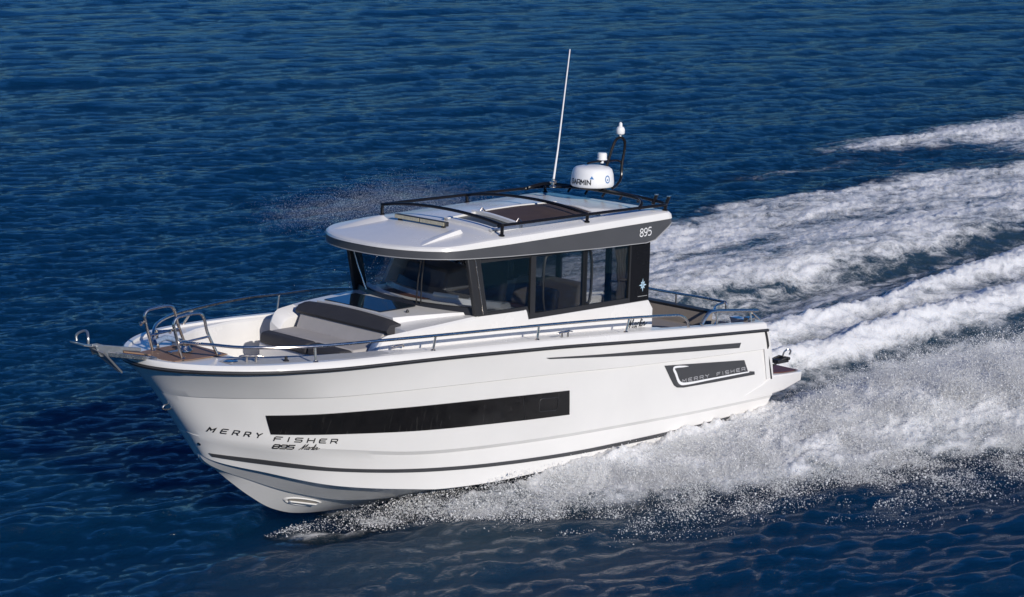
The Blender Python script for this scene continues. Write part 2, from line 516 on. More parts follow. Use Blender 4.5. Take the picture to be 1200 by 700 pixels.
# keep the sea out of the hull: press it under the bottom
hx = np.clip(wx, -.2, 7.2)
inb = (wx > -.9) & (wx < 7.3)
half_b = itab([(-1, 1.18), (4, 1.12), (5, 1.0), (5.7, .72), (6.3, .40), (7.0, .12), (7.3, 0)], wx)
dep = sstep(half_b+.06, half_b-.14, np.abs(wy))*inb
keel = itab([(-1, -.40), (0, -.36), (3, -.26), (5, -.12), (5.6, -.06), (6.2, 0), (7.3, 0)], wx)
hz[wi] = hz[wi]*(1-dep)+np.minimum(hz[wi], keel-.10)*dep
DX[idx] = dx; DY[idx] = dy; HZ[idx] = hz; FO[idx] = fo; AE_REFL[idx] = ae_refl
VX, VY, VZ = GX+DX, GY+DY, HZ
# faces, the ring closed all the way round
ii, jj = np.meshgrid(np.arange(nr-1), np.arange(nt_), indexing='ij')
j2 = (jj+1) % nt_
quads = np.stack([ii*nt_+jj, (ii+1)*nt_+jj, (ii+1)*nt_+j2, ii*nt_+j2], -1).reshape(-1, 4)


def mesh_from(name, V, Fq, mat, attrs=None, smooth=True):
    me = bpy.data.meshes.new(name)
    n, m, k = len(V), len(Fq), Fq.shape[1]
    me.vertices.add(n); me.vertices.foreach_set('co', np.ascontiguousarray(V, dtype=np.float32).ravel())
    me.loops.add(m*k); me.loops.foreach_set('vertex_index', Fq.astype(np.int32).ravel())
    me.polygons.add(m); me.polygons.foreach_set('loop_start', np.arange(0, m*k, k, dtype=np.int32))
    me.polygons.foreach_set('use_smooth', np.full(m, smooth))
    for a, vals in (attrs or {}).items():
        at = me.attributes.new(a, 'FLOAT', 'POINT'); at.data.foreach_set('value', vals.astype(np.float32))
    me.update(calc_edges=True); me.validate()
    me.materials.append(mat)
    o = bpy.data.objects.new(name, me); col.objects.link(o)
    return o


# ------------------------------------------------------------------ sea and foam material
def sea_material():
    m, nt, p = new_mat('sea water')
    L = nt.links.new
    p.inputs['Base Color'].default_value = (0.0018, 0.0270, 0.074, 1)
    p.inputs['Roughness'].default_value = 0.07
    p.inputs['IOR'].default_value = 1.333
    p.inputs['Specular IOR Level'].default_value = 0.0
    p.subsurface_method = 'BURLEY'
    p.inputs['Subsurface Weight'].default_value = 1.0
    p.inputs['Subsurface Radius'].default_value = (1.0, 1.6, 2.2)
    p.inputs['Subsurface Scale'].default_value = 1.6
    geo = N(nt, 'ShaderNodeNewGeometry')
    tc = N(nt, 'ShaderNodeTexCoord')
    # wind ripples
    mp = N(nt, 'ShaderNodeMapping', vector_type='TEXTURE'); mp.inputs['Rotation'].default_value = (0, 0, radians(160)); mp.inputs['Scale'].default_value = (2.1, 1.0, 1.0)
    L(tc.outputs['Object'], mp.inputs[0])
    n1 = N(nt, 'ShaderNodeTexNoise', i_Scale=3.4, i_Detail=8.0, i_Roughness=0.68, i_Distortion=0.1)
    n2 = N(nt, 'ShaderNodeTexNoise', i_Scale=13.0, i_Detail=4.0, i_Roughness=0.6, i_Distortion=0.3)
    L(mp.outputs[0], n1.inputs['Vector']); L(mp.outputs[0], n2.inputs['Vector'])
    ad = N(nt, 'ShaderNodeMath', operation='MULTIPLY_ADD'); ad.inputs[1].default_value = 0.34
    L(n2.outputs[0], ad.inputs[0]); L(n1.outputs[0], ad.inputs[2])
    bp = N(nt, 'ShaderNodeBump'); bp.inputs['Strength'].default_value = 1.0; bp.inputs['Distance'].default_value = 0.075
    L(ad.outputs[0], bp.inputs['Height']); L(bp.outputs[0], p.inputs['Normal'])
    gl = N(nt, 'ShaderNodeBsdfGlossy'); gl.inputs['Roughness'].default_value = 0.07
    fre = N(nt, 'ShaderNodeFresnel'); fre.inputs[0].default_value = 1.333
    L(bp.outputs[0], gl.inputs['Normal']); L(bp.outputs[0], fre.inputs['Normal'])
    fm = N(nt, 'ShaderNodeMath', operation='MULTIPLY'); fm.inputs[1].default_value = 0.78
    L(fre.outputs[0], fm.inputs[0])
    wtr = N(nt, 'ShaderNodeMixShader'); L(fm.outputs[0], wtr.inputs[0]); L(p.outputs[0], wtr.inputs[1]); L(gl.outputs[0], wtr.inputs[2])
    # milkier, greener colour: aerated water, and the hull's reflection painted in at the bow
    ae_refl = N(nt, 'ShaderNodeAttribute', attribute_name='aer')
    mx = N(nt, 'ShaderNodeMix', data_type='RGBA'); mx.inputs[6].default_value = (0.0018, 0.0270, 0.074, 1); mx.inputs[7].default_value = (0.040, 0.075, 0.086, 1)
    L(ae_refl.outputs['Fac'], mx.inputs[0]); L(mx.outputs[2], p.inputs['Base Color'])
    # foam
    fo = N(nt, 'ShaderNodeAttribute', attribute_name='foam')
    m2 = N(nt, 'ShaderNodeMapping'); m2.inputs['Scale'].default_value = (0.62, 1.0, 1.0)
    L(tc.outputs['Object'], m2.inputs[0])
    f1 = N(nt, 'ShaderNodeTexNoise', i_Scale=2.6, i_Detail=12.0, i_Roughness=0.68, i_Distortion=0.9)
    L(m2.outputs[0], f1.inputs['Vector'])
    vo = N(nt, 'ShaderNodeTexVoronoi', feature='DISTANCE_TO_EDGE', i_Scale=5.0)
    wob = N(nt, 'ShaderNodeMix', data_type='RGBA', blend_type='LINEAR_LIGHT'); wob.inputs[0].default_value = 0.25
    L(m2.outputs[0], wob.inputs[6]); L(f1.outputs[1], wob.inputs[7]); L(wob.outputs[2], vo.inputs['Vector'])
    f2 = N(nt, 'ShaderNodeTexNoise', i_Scale=34.0, i_Detail=5.0, i_Roughness=0.7)
    L(m2.outputs[0], f2.inputs['Vector'])
    # cover = foam*1.55 + (noise-.5)*1.7 + fine - cells
    a1 = N(nt, 'ShaderNodeMath', operation='MULTIPLY_ADD'); a1.inputs[1].default_value = 3.0; a1.inputs[2].default_value = -1.5
    L(f1.outputs[0], a1.inputs[0])
    a2 = N(nt, 'ShaderNodeMath', operation='MULTIPLY_ADD'); a2.inputs[1].default_value = 1.1; a2.inputs[2].default_value = -0.55
    L(f2.outputs[0], a2.inputs[0])
    a3 = N(nt, 'ShaderNodeMath', operation='MULTIPLY_ADD'); a3.inputs[1].default_value = -0.55; a3.inputs[2].default_value = 0.10
    L(vo.outputs['Distance'], a3.inputs[0])
    s1 = N(nt, 'ShaderNodeMath', operation='ADD'); L(a1.outputs[0], s1.inputs[0]); L(a2.outputs[0], s1.inputs[1])
    s2 = N(nt, 'ShaderNodeMath', operation='ADD'); L(s1.outputs[0], s2.inputs[0]); L(a3.outputs[0], s2.inputs[1])
    f15 = N(nt, 'ShaderNodeMath', operation='MULTIPLY_ADD'); f15.inputs[1].default_value = 2.0; f15.inputs[2].default_value = -0.62
    L(fo.outputs['Fac'], f15.inputs[0])
    s3 = N(nt, 'ShaderNodeMath', operation='ADD'); L(s2.outputs[0], s3.inputs[0]); L(f15.outputs[0], s3.inputs[1])
    cov = N(nt, 'ShaderNodeMapRange', interpolation_type='SMOOTHSTEP'); cov.inputs[1].default_value = -0.30; cov.inputs[2].default_value = 1.15
    L(s3.outputs[0], cov.inputs[0])
    gate = N(nt, 'ShaderNodeMapRange', interpolation_type='SMOOTHSTEP'); gate.inputs[1].default_value = 0.06; gate.inputs[2].default_value = 0.30
    L(fo.outputs['Fac'], gate.inputs[0])
    fac = N(nt, 'ShaderNodeMath', operation='MULTIPLY'); L(cov.outputs[0], fac.inputs[0]); L(gate.outputs[0], fac.inputs[1])
    foam = N(nt, 'ShaderNodeBsdfPrincipled'); foam.inputs['Base Color'].default_value = (0.86, 0.875, 0.89, 1)
    foam.inputs['Roughness'].default_value = 0.75; foam.inputs['Subsurface Weight'].default_value = 0.85; foam.inputs['Subsurface Radius'].default_value = (.16, .17, .18); foam.inputs['Subsurface Scale'].default_value = 1.0; foam.inputs['Specular IOR Level'].default_value = 0.2
    b2 = N(nt, 'ShaderNodeBump'); b2.inputs['Strength'].default_value = 0.7; b2.inputs['Distance'].default_value = 0.045
    L(s2.outputs[0], b2.inputs['Height']); L(b2.outputs[0], foam.inputs['Normal'])
    ms = N(nt, 'ShaderNodeMixShader')
    L(fac.outputs[0], ms.inputs[0]); L(wtr.outputs[0], ms.inputs[1]); L(foam.outputs[0], ms.inputs[2])
    out = [n for n in nt.nodes if n.type == 'OUTPUT_MATERIAL'][0]
    L(ms.outputs[0], out.inputs[0])
    return m


M['sea'] = sea_material()
V = np.stack([VX, VY, VZ], -1)
ff = FO[quads].max(1) > .10
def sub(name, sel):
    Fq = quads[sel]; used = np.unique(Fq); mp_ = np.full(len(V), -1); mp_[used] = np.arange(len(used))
    return mesh_from(name, V[used], mp_[Fq], M['sea'], {'foam': FO[used], 'aer': AE_REFL[used]})  # aer holds aerated water plus the painted bow reflection
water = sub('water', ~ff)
tag(water, "deep blue rippled open sea around the boat", "water", kind='structure')
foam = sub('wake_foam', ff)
tag(foam, "churned white foam of the wake spreading behind and beside the boat", "foam", kind='stuff')

# ------------------------------------------------------------------ spray: loose drops thrown up along the sides
m, nt, p = new_mat('spray drops')
p.inputs['Base Color'].default_value = (0.95, 0.955, 0.96, 1); p.inputs['Roughness'].default_value = 0.5
tl = N(nt, 'ShaderNodeBsdfTranslucent'); tl.inputs[0].default_value = (0.95, 0.955, 0.96, 1)
mxs = N(nt, 'ShaderNodeMixShader'); mxs.inputs[0].default_value = 0.3
nt.links.new(p.outputs[0], mxs.inputs[1]); nt.links.new(tl.outputs[0], mxs.inputs[2])
nt.links.new(mxs.outputs[0], [n_ for n_ in nt.nodes if n_.type == 'OUTPUT_MATERIAL'][0].inputs[0])
M['spray'] = m
sg = np.random.default_rng(21)


def drops(name, P, R):
    """many tiny drops as one mesh"""
    n = len(P)
    base = np.array([(1, 1, 1), (1, -1, -1), (-1, 1, -1), (-1, -1, 1)], float)*.8
    Fb = np.array([(0, 1, 2), (0, 3, 1), (0, 2, 3), (1, 3, 2)])
    a = sg.uniform(0, 2*pi, n); ca, sa = np.cos(a), np.sin(a)
    el = sg.uniform(.7, 1.6, n)
    B = base[None]*R[:, None, None]
    B[:, :, 0] *= el[:, None]
    X_ = B[:, :, 0]*ca[:, None]-B[:, :, 1]*sa[:, None]; Y_ = B[:, :, 0]*sa[:, None]+B[:, :, 1]*ca[:, None]
    Vv = np.stack([X_+P[:, None, 0], Y_+P[:, None, 1], B[:, :, 2]+P[:, None, 2]], -1).reshape(-1, 3)
    Fv = (Fb[None]+4*np.arange(n)[:, None, None]).reshape(-1, 3)
    return mesh_from(name, Vv, Fv, M['spray'], smooth=True)


def spray_cloud(n, xr, seed, hscale, port=True):
    g = np.random.default_rng(seed)
    x = g.uniform(xr[0], xr[1], n*6)
    y = g.uniform(.3, 6.5, n*6)
    h, f = wake(x, y)
    X = -x
    po = itab([(-6.6, .35), (-5.6, .90), (-5, 1.65), (-4.4, 2.3), (-3.6, 2.75), (-2.6, 3.0), (-1.5, 3.55), (0, 3.9), (1, 4.4), (2.5, 5.0), (6, 6.0), (20, 8)], X)
    pi_ = itab([(-6.6, .05), (-5.6, .15), (-5, .5), (-4.3, .9), (0, 1.1), (1.5, 1.15), (3, 1.3), (8, 1.8), (20, 2.5)], X)
    u = (y-pi_)/(po-pi_)
    clump = fbm(x*1.6+3, y*1.6, 4, .6)
    dens = np.exp(-((u-.55)/.42)**2)*(.16+1.05*sstep(-.22, .5, clump))+.06*np.exp(-((u-1.0)/.25)**2)*sstep(0, .5, clump)
    dens *= itab([(-6.6, .12), (-6, .28), (-5, .6), (-4, .6), (-2.5, .85), (-1, 1), (0, .8), (1, .9), (4, .9), (8, .6)], X)
    dens *= (y > .15+itab([(-7, .0), (-5.6, .22), (-5, .72), (-4, 1.05), (0, 1.42), (1, 1.42), (1.3, .4)], X)-.10*(X < -4))
    k = g.uniform(0, 1, len(x)) < dens
    x, y, h, u, clump = x[k][:n], y[k][:n], h[k][:n], u[k][:n], clump[k][:n]
    X = -x
    top = itab([(-6, .05), (-5, .10), (-4, .16), (-2, .20), (-1, .20), (0, .22), (1, .34), (2.5, .46), (6, .40), (10, .25)], X)*np.exp(-((u-.4)/.5)**2)
    z = h+.02+top*hscale*(np.abs(g.normal(0, .42, len(x)))+.25*np.clip(clump, 0, 1))
    R = np.clip(np.exp(g.normal(np.log(.0022), .58, len(x))), .0011, .015)
    return np.stack([x+g.normal(0, .02, len(x)), y+g.normal(0, .02, len(x)), z], -1), R


P1, R1 = spray_cloud(820000, (-4.5, 6.7), 31, 1.0)
spray = drops('spray', P1, R1)
tag(spray, "white spray of fine drops flung up along the port side of the boat", "spray", kind='stuff')
# starboard bow spray blown back, seen beyond the cabin roof
n = 34000
t = sg.uniform(0, 1, n)
cx = 4.2-9.5*t; cy = -2.2-5.2*t**.8
c2 = fbm(cx*1.4, cy*1.4+5, 3)
P2 = np.stack([cx+sg.normal(0, .35, n), cy+sg.normal(0, .55, n), np.abs(sg.normal(0, 1, n))*(.55*np.sin(np.clip(t*1.15, 0, 1)*pi)**.7+.05)*(.7+.6*np.clip(c2, -.5, 1))+.05], -1)
R_2 = np.clip(np.exp(sg.normal(np.log(.0028), .4, n)), .0015, .009)
n = 80000
t = sg.beta(1.5, 1.3, n)
cx = .5-5.2*t; cy = -7.4+.6*t+sg.normal(0, .25, n)
c2 = fbm(cx*.9, cy*.9, 4)
cz = 1.62-.95*sstep(.42, 1.0, t)+sg.normal(0, .075, n)*(1+2.5*t)+.15*c2-.1*(cy+7.2)
P3 = np.stack([cx+sg.normal(0, .3, n), cy, np.maximum(cz, .15)], -1)
P2 = np.concatenate([P2, P3]); R_2 = np.concatenate([R_2, np.clip(np.exp(sg.normal(np.log(.0011), .35, n)), .0006, .004)])
spray2 = drops('spray', P2, R_2)
tag(spray2, "fine mist of drops blown up on the far side, seen beyond the cabin roof", "spray", kind='stuff')
# =================================================================== THE BOAT
boat = bpy.data.objects.new("motor_boat", None)
col.objects.link(boat)
boat.location = (0, 0, LIFT)
boat.rotation_euler = (0.003848, -0.0387198, 0)
tag(boat, "white cabin motor boat running bow up and throwing spray from its near side", "motor boat")

XT = 0.0


class Line:
    """a longitudinal line of the hull from transom to stem, given by (x, y, z) points"""
    def __init__(s, pts):
        P = np.array(pts, float)
        s.x0, s.x1 = P[0, 0], P[-1, 0]
        s.t = 1-np.sqrt((s.x1-P[:, 0])/(s.x1-s.x0))
        s.P = P

    def at(s, t):
        x = s.x1-(s.x1-s.x0)*(1-t)**2
        return np.stack([x, pchip(s.t, s.P[:, 1], t), pchip(s.t, s.P[:, 2], t)], -1)

    def shift(s, dy, dz, dx=0):
        q = Line(s.P); q.P = s.P.copy()
        k = np.clip(q.P[:, 1]/.45, 0, 1)
        q.P[:, 1] += dy*k; q.P[:, 2] += dz*k; q.P[:, 1] = np.maximum(q.P[:, 1], 0)
        q.x1 = s.x1+dx; q.P[-1, 0] += dx
        return q


L_keel = Line([(-.12, 0, -.53), (3, 0, -.53), (4.6, 0, -.51), (5.65, 0, -.455), (6.06, 0, -.397), (6.34, 0, -.30), (6.667, 0, -.09), (6.88, 0, .08), (7.09, 0, .26), (7.27, 0, .455)])
L_mid = Line([(-.12, .62, -.31), (3, .60, -.31), (4.6, .55, -.29), (5.65, .44, -.215), (6.3, .30, -.06), (6.85, .13, .16), (7.272, 0, .457)])
L_chin = Line([(-.12, 1.13, -.105), (2.7, 1.13, -.115), (4.02, 1.10, -.115), (4.95, 1.01, -.09), (5.34, .95, -.045), (6.1, .74, .075), (6.86, .33, .275), (7.275, 0, .458)])
L_cho = Line([(-.12, 1.20, -.12), (2.7, 1.20, -.13), (4.02, 1.17, -.13), (4.95, 1.085, -.10), (5.34, 1.01, -.05), (6.1, .80, .07), (6.86, .39, .28), (7.28, 0, .462)])
L_crs = Line([(-.22, 1.31, .20), (.33, 1.305, .20), (2.79, 1.26, .24), (4.55, 1.18, .31), (5.23, 1.12, .36), (6.24, .93, .505), (7.2, .42, .665), (7.43, 0, .70)])
L_knk = Line([(-.06, 1.365, .80), (2.5, 1.37, .92), (3.2, 1.36, .965), (4.22, 1.335, 1.02), (5.38, 1.27, 1.07), (6.39, 1.13, 1.105), (7.17, .74, 1.13), (7.5, .45, 1.135), (7.735, 0, 1.14)])
L_rub = Line([(-.0, 1.365, 1.03), (2.16, 1.40, 1.18), (3.79, 1.40, 1.30), (5.2, 1.36, 1.375), (6.0, 1.32, 1.405), (6.5, 1.27, 1.42), (6.97, 1.17, 1.437), (7.33, 1.0, 1.445), (7.66, .73, 1.45), (7.88, .42, 1.45), (7.965, .19, 1.45), (7.99, 0, 1.45)])
# the two faint steps in the topsides: the panel above stands a little proud of the one below
L_crs_lo = L_crs.shift(-.030, -.042)
L_crs_hi = L_crs
L_knk_lo = L_knk.shift(-.024, -.010)
L_knk_hi = L_knk
TS = np.concatenate([np.linspace(0, .6, 40, endpoint=False), np.linspace(.6, 1, 60)])
LINES = [L_keel, L_mid, L_mid.shift(.035, -.015), L_chin, L_cho, L_crs_lo, L_crs_hi, L_knk_lo, L_knk_hi, L_rub]
SUB = [4, 1, 4, 1, 6, 1, 6, 1, 4]


def hull_rows():
    cur = [l.at(TS) for l in LINES]
    rows = []
    for i in range(len(cur)-1):
        for k in range(SUB[i]):
            f = k/SUB[i]
            q = cur[i]*(1-f)+cur[i+1]*f
            if i in (4, 6, 8):    # slight flare between the lines
                q[:, 1] += 4*f*(1-f)*np.where(q[:, 0] > 4, -0.012*np.clip((q[:, 0]-4)/2.5, 0, 1), 0.006)*np.clip(q[:, 1]*3, 0, 1)
            rows.append(q)
    rows.append(cur[-1])
    return np.array(rows)          # [level, station, xyz]


HR = hull_rows()
hb = MB()
hb.grid([[tuple(p) for p in HR[:, j]] for j in range(HR.shape[1])])
nst = HR.shape[0]
Hm = HR.copy(); Hm[:, :, 1] *= -1
hb.grid([[tuple(p) for p in Hm[:, j]][::-1] for j in range(HR.shape[1])])
tr = [tuple(p) for p in HR[:, 0]] + [tuple(p) for p in Hm[1:, 0]][::-1]
hb.add(tr, [tuple(range(len(tr)))])
hull = hb.build('hull', M['gel'], boat, angle=14)

# a finder for points on the port side of the hull
_hv = [Vector(p) for j in range(HR.shape[1]) for p in HR[:, j]]
_hf = []
for j in range(HR.shape[1]-1):
    for i in range(nst-1):
        a = j*nst+i
        _hf.append((a, a+1, a+1+nst, a+nst))
HBVH = BVHTree.FromPolygons(_hv, _hf)


def on_hull(x, z, off=0.004, side=1):
    h, n, i, d = HBVH.ray_cast(Vector((x, 4, z)), Vector((0, -1, 0)))
    if h is None:
        h, n, i, d = HBVH.find_nearest(Vector((x, 0.2, z)))
    if n.y < 0: n = -n
    p = h + n*off
    return Vector((p.x, p.y*side, p.z)), Vector((n.x, n.y*side, n.z))


def hull_band(name, top, bot, mat, parent, n=60, rows=3, off=0.004, side=1, thick=0.003):
    """a strip lying on the hull between two (x, z) polylines"""
    def samp(pl):
        P = np.array(pl, float); s = np.concatenate([[0], np.cumsum(np.hypot(*np.diff(P, axis=0).T))])
        q = np.linspace(0, s[-1], n)
        if len(P) > 2: return np.stack([pchip(s, P[:, 0], q), pchip(s, P[:, 1], q)], -1)
        return np.stack([np.interp(q, s, P[:, 0]), np.interp(q, s, P[:, 1])], -1)
    A, B = samp(top), samp(bot)
    g0, g1 = [], []
    for k in range(rows+1):
        f = k/rows
        g = A*(1-f)+B*f
        g1.append([on_hull(x, z, off+thick, side)[0] for x, z in g])
    mb = MB(); mb.grid(g1)
    rim = [on_hull(x, z, 0.0, side)[0] for x, z in np.concatenate([A, B[::-1]])]
    top_rim = [g1[0][i] for i in range(n)]+[g1[-1][i] for i in range(n)][::-1]
    m = len(rim)
    mb.add(top_rim+rim, [(i, (i+1) % m, m+(i+1) % m, m+i) for i in range(m)])
    return mb.build(name, mat, parent, angle=40)


# ---- strokes that make up lettering: polylines on a unit cell (width, height)
GL = {
 'M': [[(0, 0), (0, 1), (.5, .35), (1, 1), (1, 0)]],
 'E': [[(1, 1), (.12, 1), (0, .85), (0, .15), (.12, 0), (1, 0)], [(0, .5), (.85, .5)]],
 'R': [[(0, 0), (0, 1), (.85, 1), (1, .88), (1, .55), (.85, .42), (0, .42)], [(.6, .42), (1, 0)]],
 'Y': [[(0, 1), (.5, .5), (1, 1)], [(.5, .5), (.5, 0)]],
 'F': [[(0, 0), (0, .85), (.12, 1), (1, 1)], [(0, .5), (.8, .5)]],
 'I': [[(.5, 0), (.5, 1)]],
 'S': [[(1, 1), (.12, 1), (0, .88), (0, .62), (.12, .5), (.88, .5), (1, .38), (1, .12), (.88, 0), (0, 0)]],
 'H': [[(0, 0), (0, 1)], [(1, 0), (1, 1)], [(0, .5), (1, .5)]],
 '8': [[(.12, 1), (.88, 1), (1, .88), (1, .12), (.88, 0), (.12, 0), (0, .12), (0, .88), (.12, 1)], [(0, .52), (1, .52)]],
 '9': [[(1, .5), (.12, .5), (0, .62), (0, .88), (.12, 1), (.88, 1), (1, .88), (1, .12), (.88, 0), (.05, 0)]],
 '5': [[(1, 1), (0, 1), (0, .55), (.88, .55), (1, .43), (1, .12), (.88, 0), (0, 0)]],
 'A': [[(0, 0), (.5, 1), (1, 0)], [(.2, .36), (.8, .36)]],
 'G': [[(1, .85), (.85, 1), (.15, 1), (0, .85), (0, .15), (.15, 0), (.85, 0), (1, .12), (1, .48), (.55, .48)]],
 'N': [[(0, 0), (0, 1), (1, 0), (1, 1)]],
}
# the handwritten model script, as one pen line per stroke
SCRIPT = [
 [(0, -.05), (.25, .45), (.50, .95), (.42, .45), (.36, .05), (.62, .55), (.95, 1.0), (.85, .5), (.80, .08), (.95, .10)],
 [(1.42, .50), (1.22, .50), (1.10, .25), (1.15, .06), (1.32, .12), (1.46, .50), (1.38, .10), (1.50, .06)],
 [(1.58, .05), (1.68, .48), (1.66, .35), (1.86, .52), (1.92, .46)],
 [(1.96, .05), (2.12, .55), (2.30, 1.05), (2.24, .6), (2.10, .12), (2.24, .06)],
 [(2.36, .45), (2.28, .06), (2.40, .08)], [(2.42, .68), (2.45, .74)],
 [(2.50, .05), (2.62, .48), (2.60, .28), (2.78, .50), (2.86, .44), (2.80, .06), (2.95, .12), (3.25, .30)],
]


def ribbon(mb, pts, w, place):
    """a flat stroke of width w through 2-D points, set on a surface by place(u, v)"""
    P = [Vector((a, b)) for a, b in pts]
    out = [P[0]]
    for a, b in zip(P[:-1], P[1:]):
        k = max(1, int((b-a).length/(w*1.5)))
        out += [a+(b-a)*(i/k) for i in range(1, k+1)]
    P = out
    L, Rr = [], []
    for i, p in enumerate(P):
        a = P[max(i-1, 0)]; b = P[min(i+1, len(P)-1)]
        t = (b-a)
        t = t/max(t.length, 1e-9)
        if i == 0: p = p-t*w*.5
        if i == len(P)-1: p = p+t*w*.5
        n = Vector((-t.y, t.x))
        k = 1.0
        if 0 < i < len(P)-1:
            t1 = (P[i]-P[i-1]).normalized(); k = 1/max(.55, abs(t.dot(t1)))
        L.append(p+n*w*.5*k); Rr.append(p-n*w*.5*k)
    mb.grid([[place(*q) for q in L], [place(*q) for q in Rr]])


def lettering(name, mat, parent, text, place, h, w, gap, stroke, slant=0.0, space=None):
    """text as flat strokes; (u, v) runs along the line and up"""
    mb = MB(); u = 0.0
    for ch in text:
        if ch == ' ':
            u += space if space else w+gap; continue
        wi = w*(0.25 if ch == 'I' else 1.0)
        for st in GL[ch]:
            ribbon(mb, [(u+a*wi+slant*b*h, b*h) for a, b in st], stroke, place)
        u += wi+gap
    return mb.build(name, mat, parent, smooth=False, fix=False)


def script(name, mat, parent, place, h, stroke, slant=.35):
    mb = MB()
    for st in SCRIPT:
        sp = smooth_path([(a*h*.95+slant*b*h*.4, b*h, 0) for a, b in st], 5)
        ribbon(mb, [(p.x, p.y) for p in sp], stroke, place)
    return mb.build(name, mat, parent, smooth=False, fix=False)


def hull_place(x0, z0, x1, z1, off=0.006):
    """writing line on the port side from (x0, z0) towards (x1, z1), reading bow to stern"""
    d = Vector((x1-x0, z1-z0)).normalized(); n = Vector((-d.y, d.x))
    if n.y < 0: n = -n
    def place(u, v):
        q = Vector((x0, z0))+d*u+n*v
        return on_hull(q.x, q.y, off)[0]
    return place


# ---- markings and windows in the hull side
win_top = [(6.995, .93), (6.29, .915), (5.30, .87), (4.16, .81), (3.325, .762)]
win_bot = [(6.90, .72), (6.26, .678), (5.25, .595), (4.12, .525), (3.28, .48)]
for side in (1, -1):
    w = hull_band('hull_window', win_top, win_bot, M['hullglass'], hull, n=70, rows=4, side=side)
    if side == 1:
        # opening port in the aft end of the dark window and the seam ahead of it
        fr = MB()
        a = [(3.76, .73), (3.76, .585), (3.48, .565), (3.48, .71)]
        pts = []
        for i in range(4):
            p, q, r = Vector(a[i-1]), Vector(a[i]), Vector(a[(i+1) % 4])
            for k in range(5):
                f = k/4
                c0 = q+(p-q).normalized()*.035; c1 = q+(r-q).normalized()*.035
                pts.append((c0*(1-f)**2+q*2*f*(1-f)+c1*f*f))
        fr.tube([on_hull(p.x, p.y, .009)[0] for p in pts], .006, 6, closed=True)
        fr.build('opening_port', M['blackmat'], w)
        fr = MB(); fr.tube([on_hull(4.02-.02*k, .80-.07*k, .008)[0] for k in range(5)], .004, 6); fr.build('window_seam', M['blackmat'], w)

boot_top = [(7.264, .482), (6.91, .424), (6.139, .278), (5.177, .158), (4.044, .07), (2.756, .018), (1.331, .008), (.40, .03)]
boot_bot = [(7.23, .443), (6.889, .372), (6.129, .24), (5.171, .119), (4.041, .031), (2.747, -.024), (1.314, -.036), (.43, -.012)]
for side in (1, -1):
    hull_band('boot_stripe', boot_top, boot_bot, M['decal'], hull, n=90, rows=2, side=side)
hull_band('accent_stripe', [(3.77, 1.193), (2.98, 1.126), (1.86, 1.045), (.506, .942)], [(3.72, 1.175), (2.977, 1.098), (1.847, .992), (.529, .884)], M['decal'], hull, n=40, rows=2)
# side badge: dark panel, white hooked line, pale lettering
bd = MB()
outl = [(1.815, .838), (1.1, .775), (.385, .712), (.30, .565), (.175, .545), (.165, .505), (.9, .515), (1.45, .528), (1.56, .545), (1.62, .58), (1.70, .68)]


def hull_poly(name, outl, mat, parent, off, step=.05):
    """a filled outline set on the hull side"""
    bm = bmesh.new()
    vsb = [bm.verts.new((x, 0, z)) for x, z in outl]
    bm.faces.new(vsb)
    x0, x1 = min(p[0] for p in outl), max(p[0] for p in outl)
    k = x0+step
    while k < x1:
        bmesh.ops.bisect_plane(bm, geom=bm.verts[:]+bm.edges[:]+bm.faces[:], plane_co=(k, 0, 0), plane_no=(1, 0, 0))
        k += step
    z0, z1 = min(p[1] for p in outl), max(p[1] for p in outl)
    k = z0+step
    while k < z1:
        bmesh.ops.bisect_plane(bm, geom=bm.verts[:]+bm.edges[:]+bm.faces[:], plane_co=(0, 0, k), plane_no=(0, 0, 1))
        k += step
    for v in bm.verts:
        v.co = on_hull(v.co.x, v.co.z, off)[0]
    ext = bmesh.ops.extrude_face_region(bm, geom=bm.faces[:])
    for v in [g for g in ext['geom'] if isinstance(g, bmesh.types.BMVert)]:
        v.co.y -= .003
    bmesh.ops.recalc_face_normals(bm, faces=bm.faces)
    me = bpy.data.meshes.new(name); bm.to_mesh(me); bm.free(); me.materials.append(mat)
    o = bpy.data.objects.new(name, me); col.objects.link(o); o.parent = parent
    return o


badge = hull_poly('side_badge', outl, M['decal'], hull, .006)
hk = MB()
hook = [(1.40, .775), (1.48, .785), (1.655, .788), (1.61, .715), (1.55, .62), (1.50, .585), (1.42, .572), (1.0, .566), (.5, .560), (.28, .556)]
hw = [.004, .018, .03, .034, .034, .034, .03, .022, .018, .014]
hpl = smooth_path([(a, b, 0) for a, b in hook], 5)
lr = np.interp(np.linspace(0, 1, len(hpl)), np.linspace(0, 1, len(hw)), hw)
A, B = [], []
for i, p in enumerate(hpl):
    t = (hpl[min(i+1, len(hpl)-1)]-hpl[max(i-1, 0)]).normalized(); n = Vector((-t.y, t.x, 0))
    q = p+n*lr[i]/2; A.append(on_hull(q.x, q.y, .011)[0]); q = p-n*lr[i]/2; B.append(on_hull(q.x, q.y, .011)[0])
hk.grid([A, B]); hk.build('hook_line', M['whitelet'], badge, smooth=False)
lettering('lettering', M['greylet'], badge, 'MERRY FISHER', hull_place(1.475, .595, .32, .588, .011), .036, .060, .040, .0085, slant=-.3, space=.10)
# lettering on the bow
lettering('lettering', M['letter'], hull, 'MERRY', hull_place(7.371, .749, 7.013, .690), .047, .041, .0485, .0105, slant=-.05)
lettering('lettering', M['letter'], hull, 'FISHER', hull_place(6.86, .650, 6.29, .582), .043, .062, .053, .0105, slant=-.05)
lettering('model_number', M['letter'], hull, '895', hull_place(6.848, .564, 6.66, .545), .042, .050, .014, .0115, slant=-.05)
script('model_script', M['letter'], hull, hull_place(6.615, .540, 6.39, .515), .058, .007)

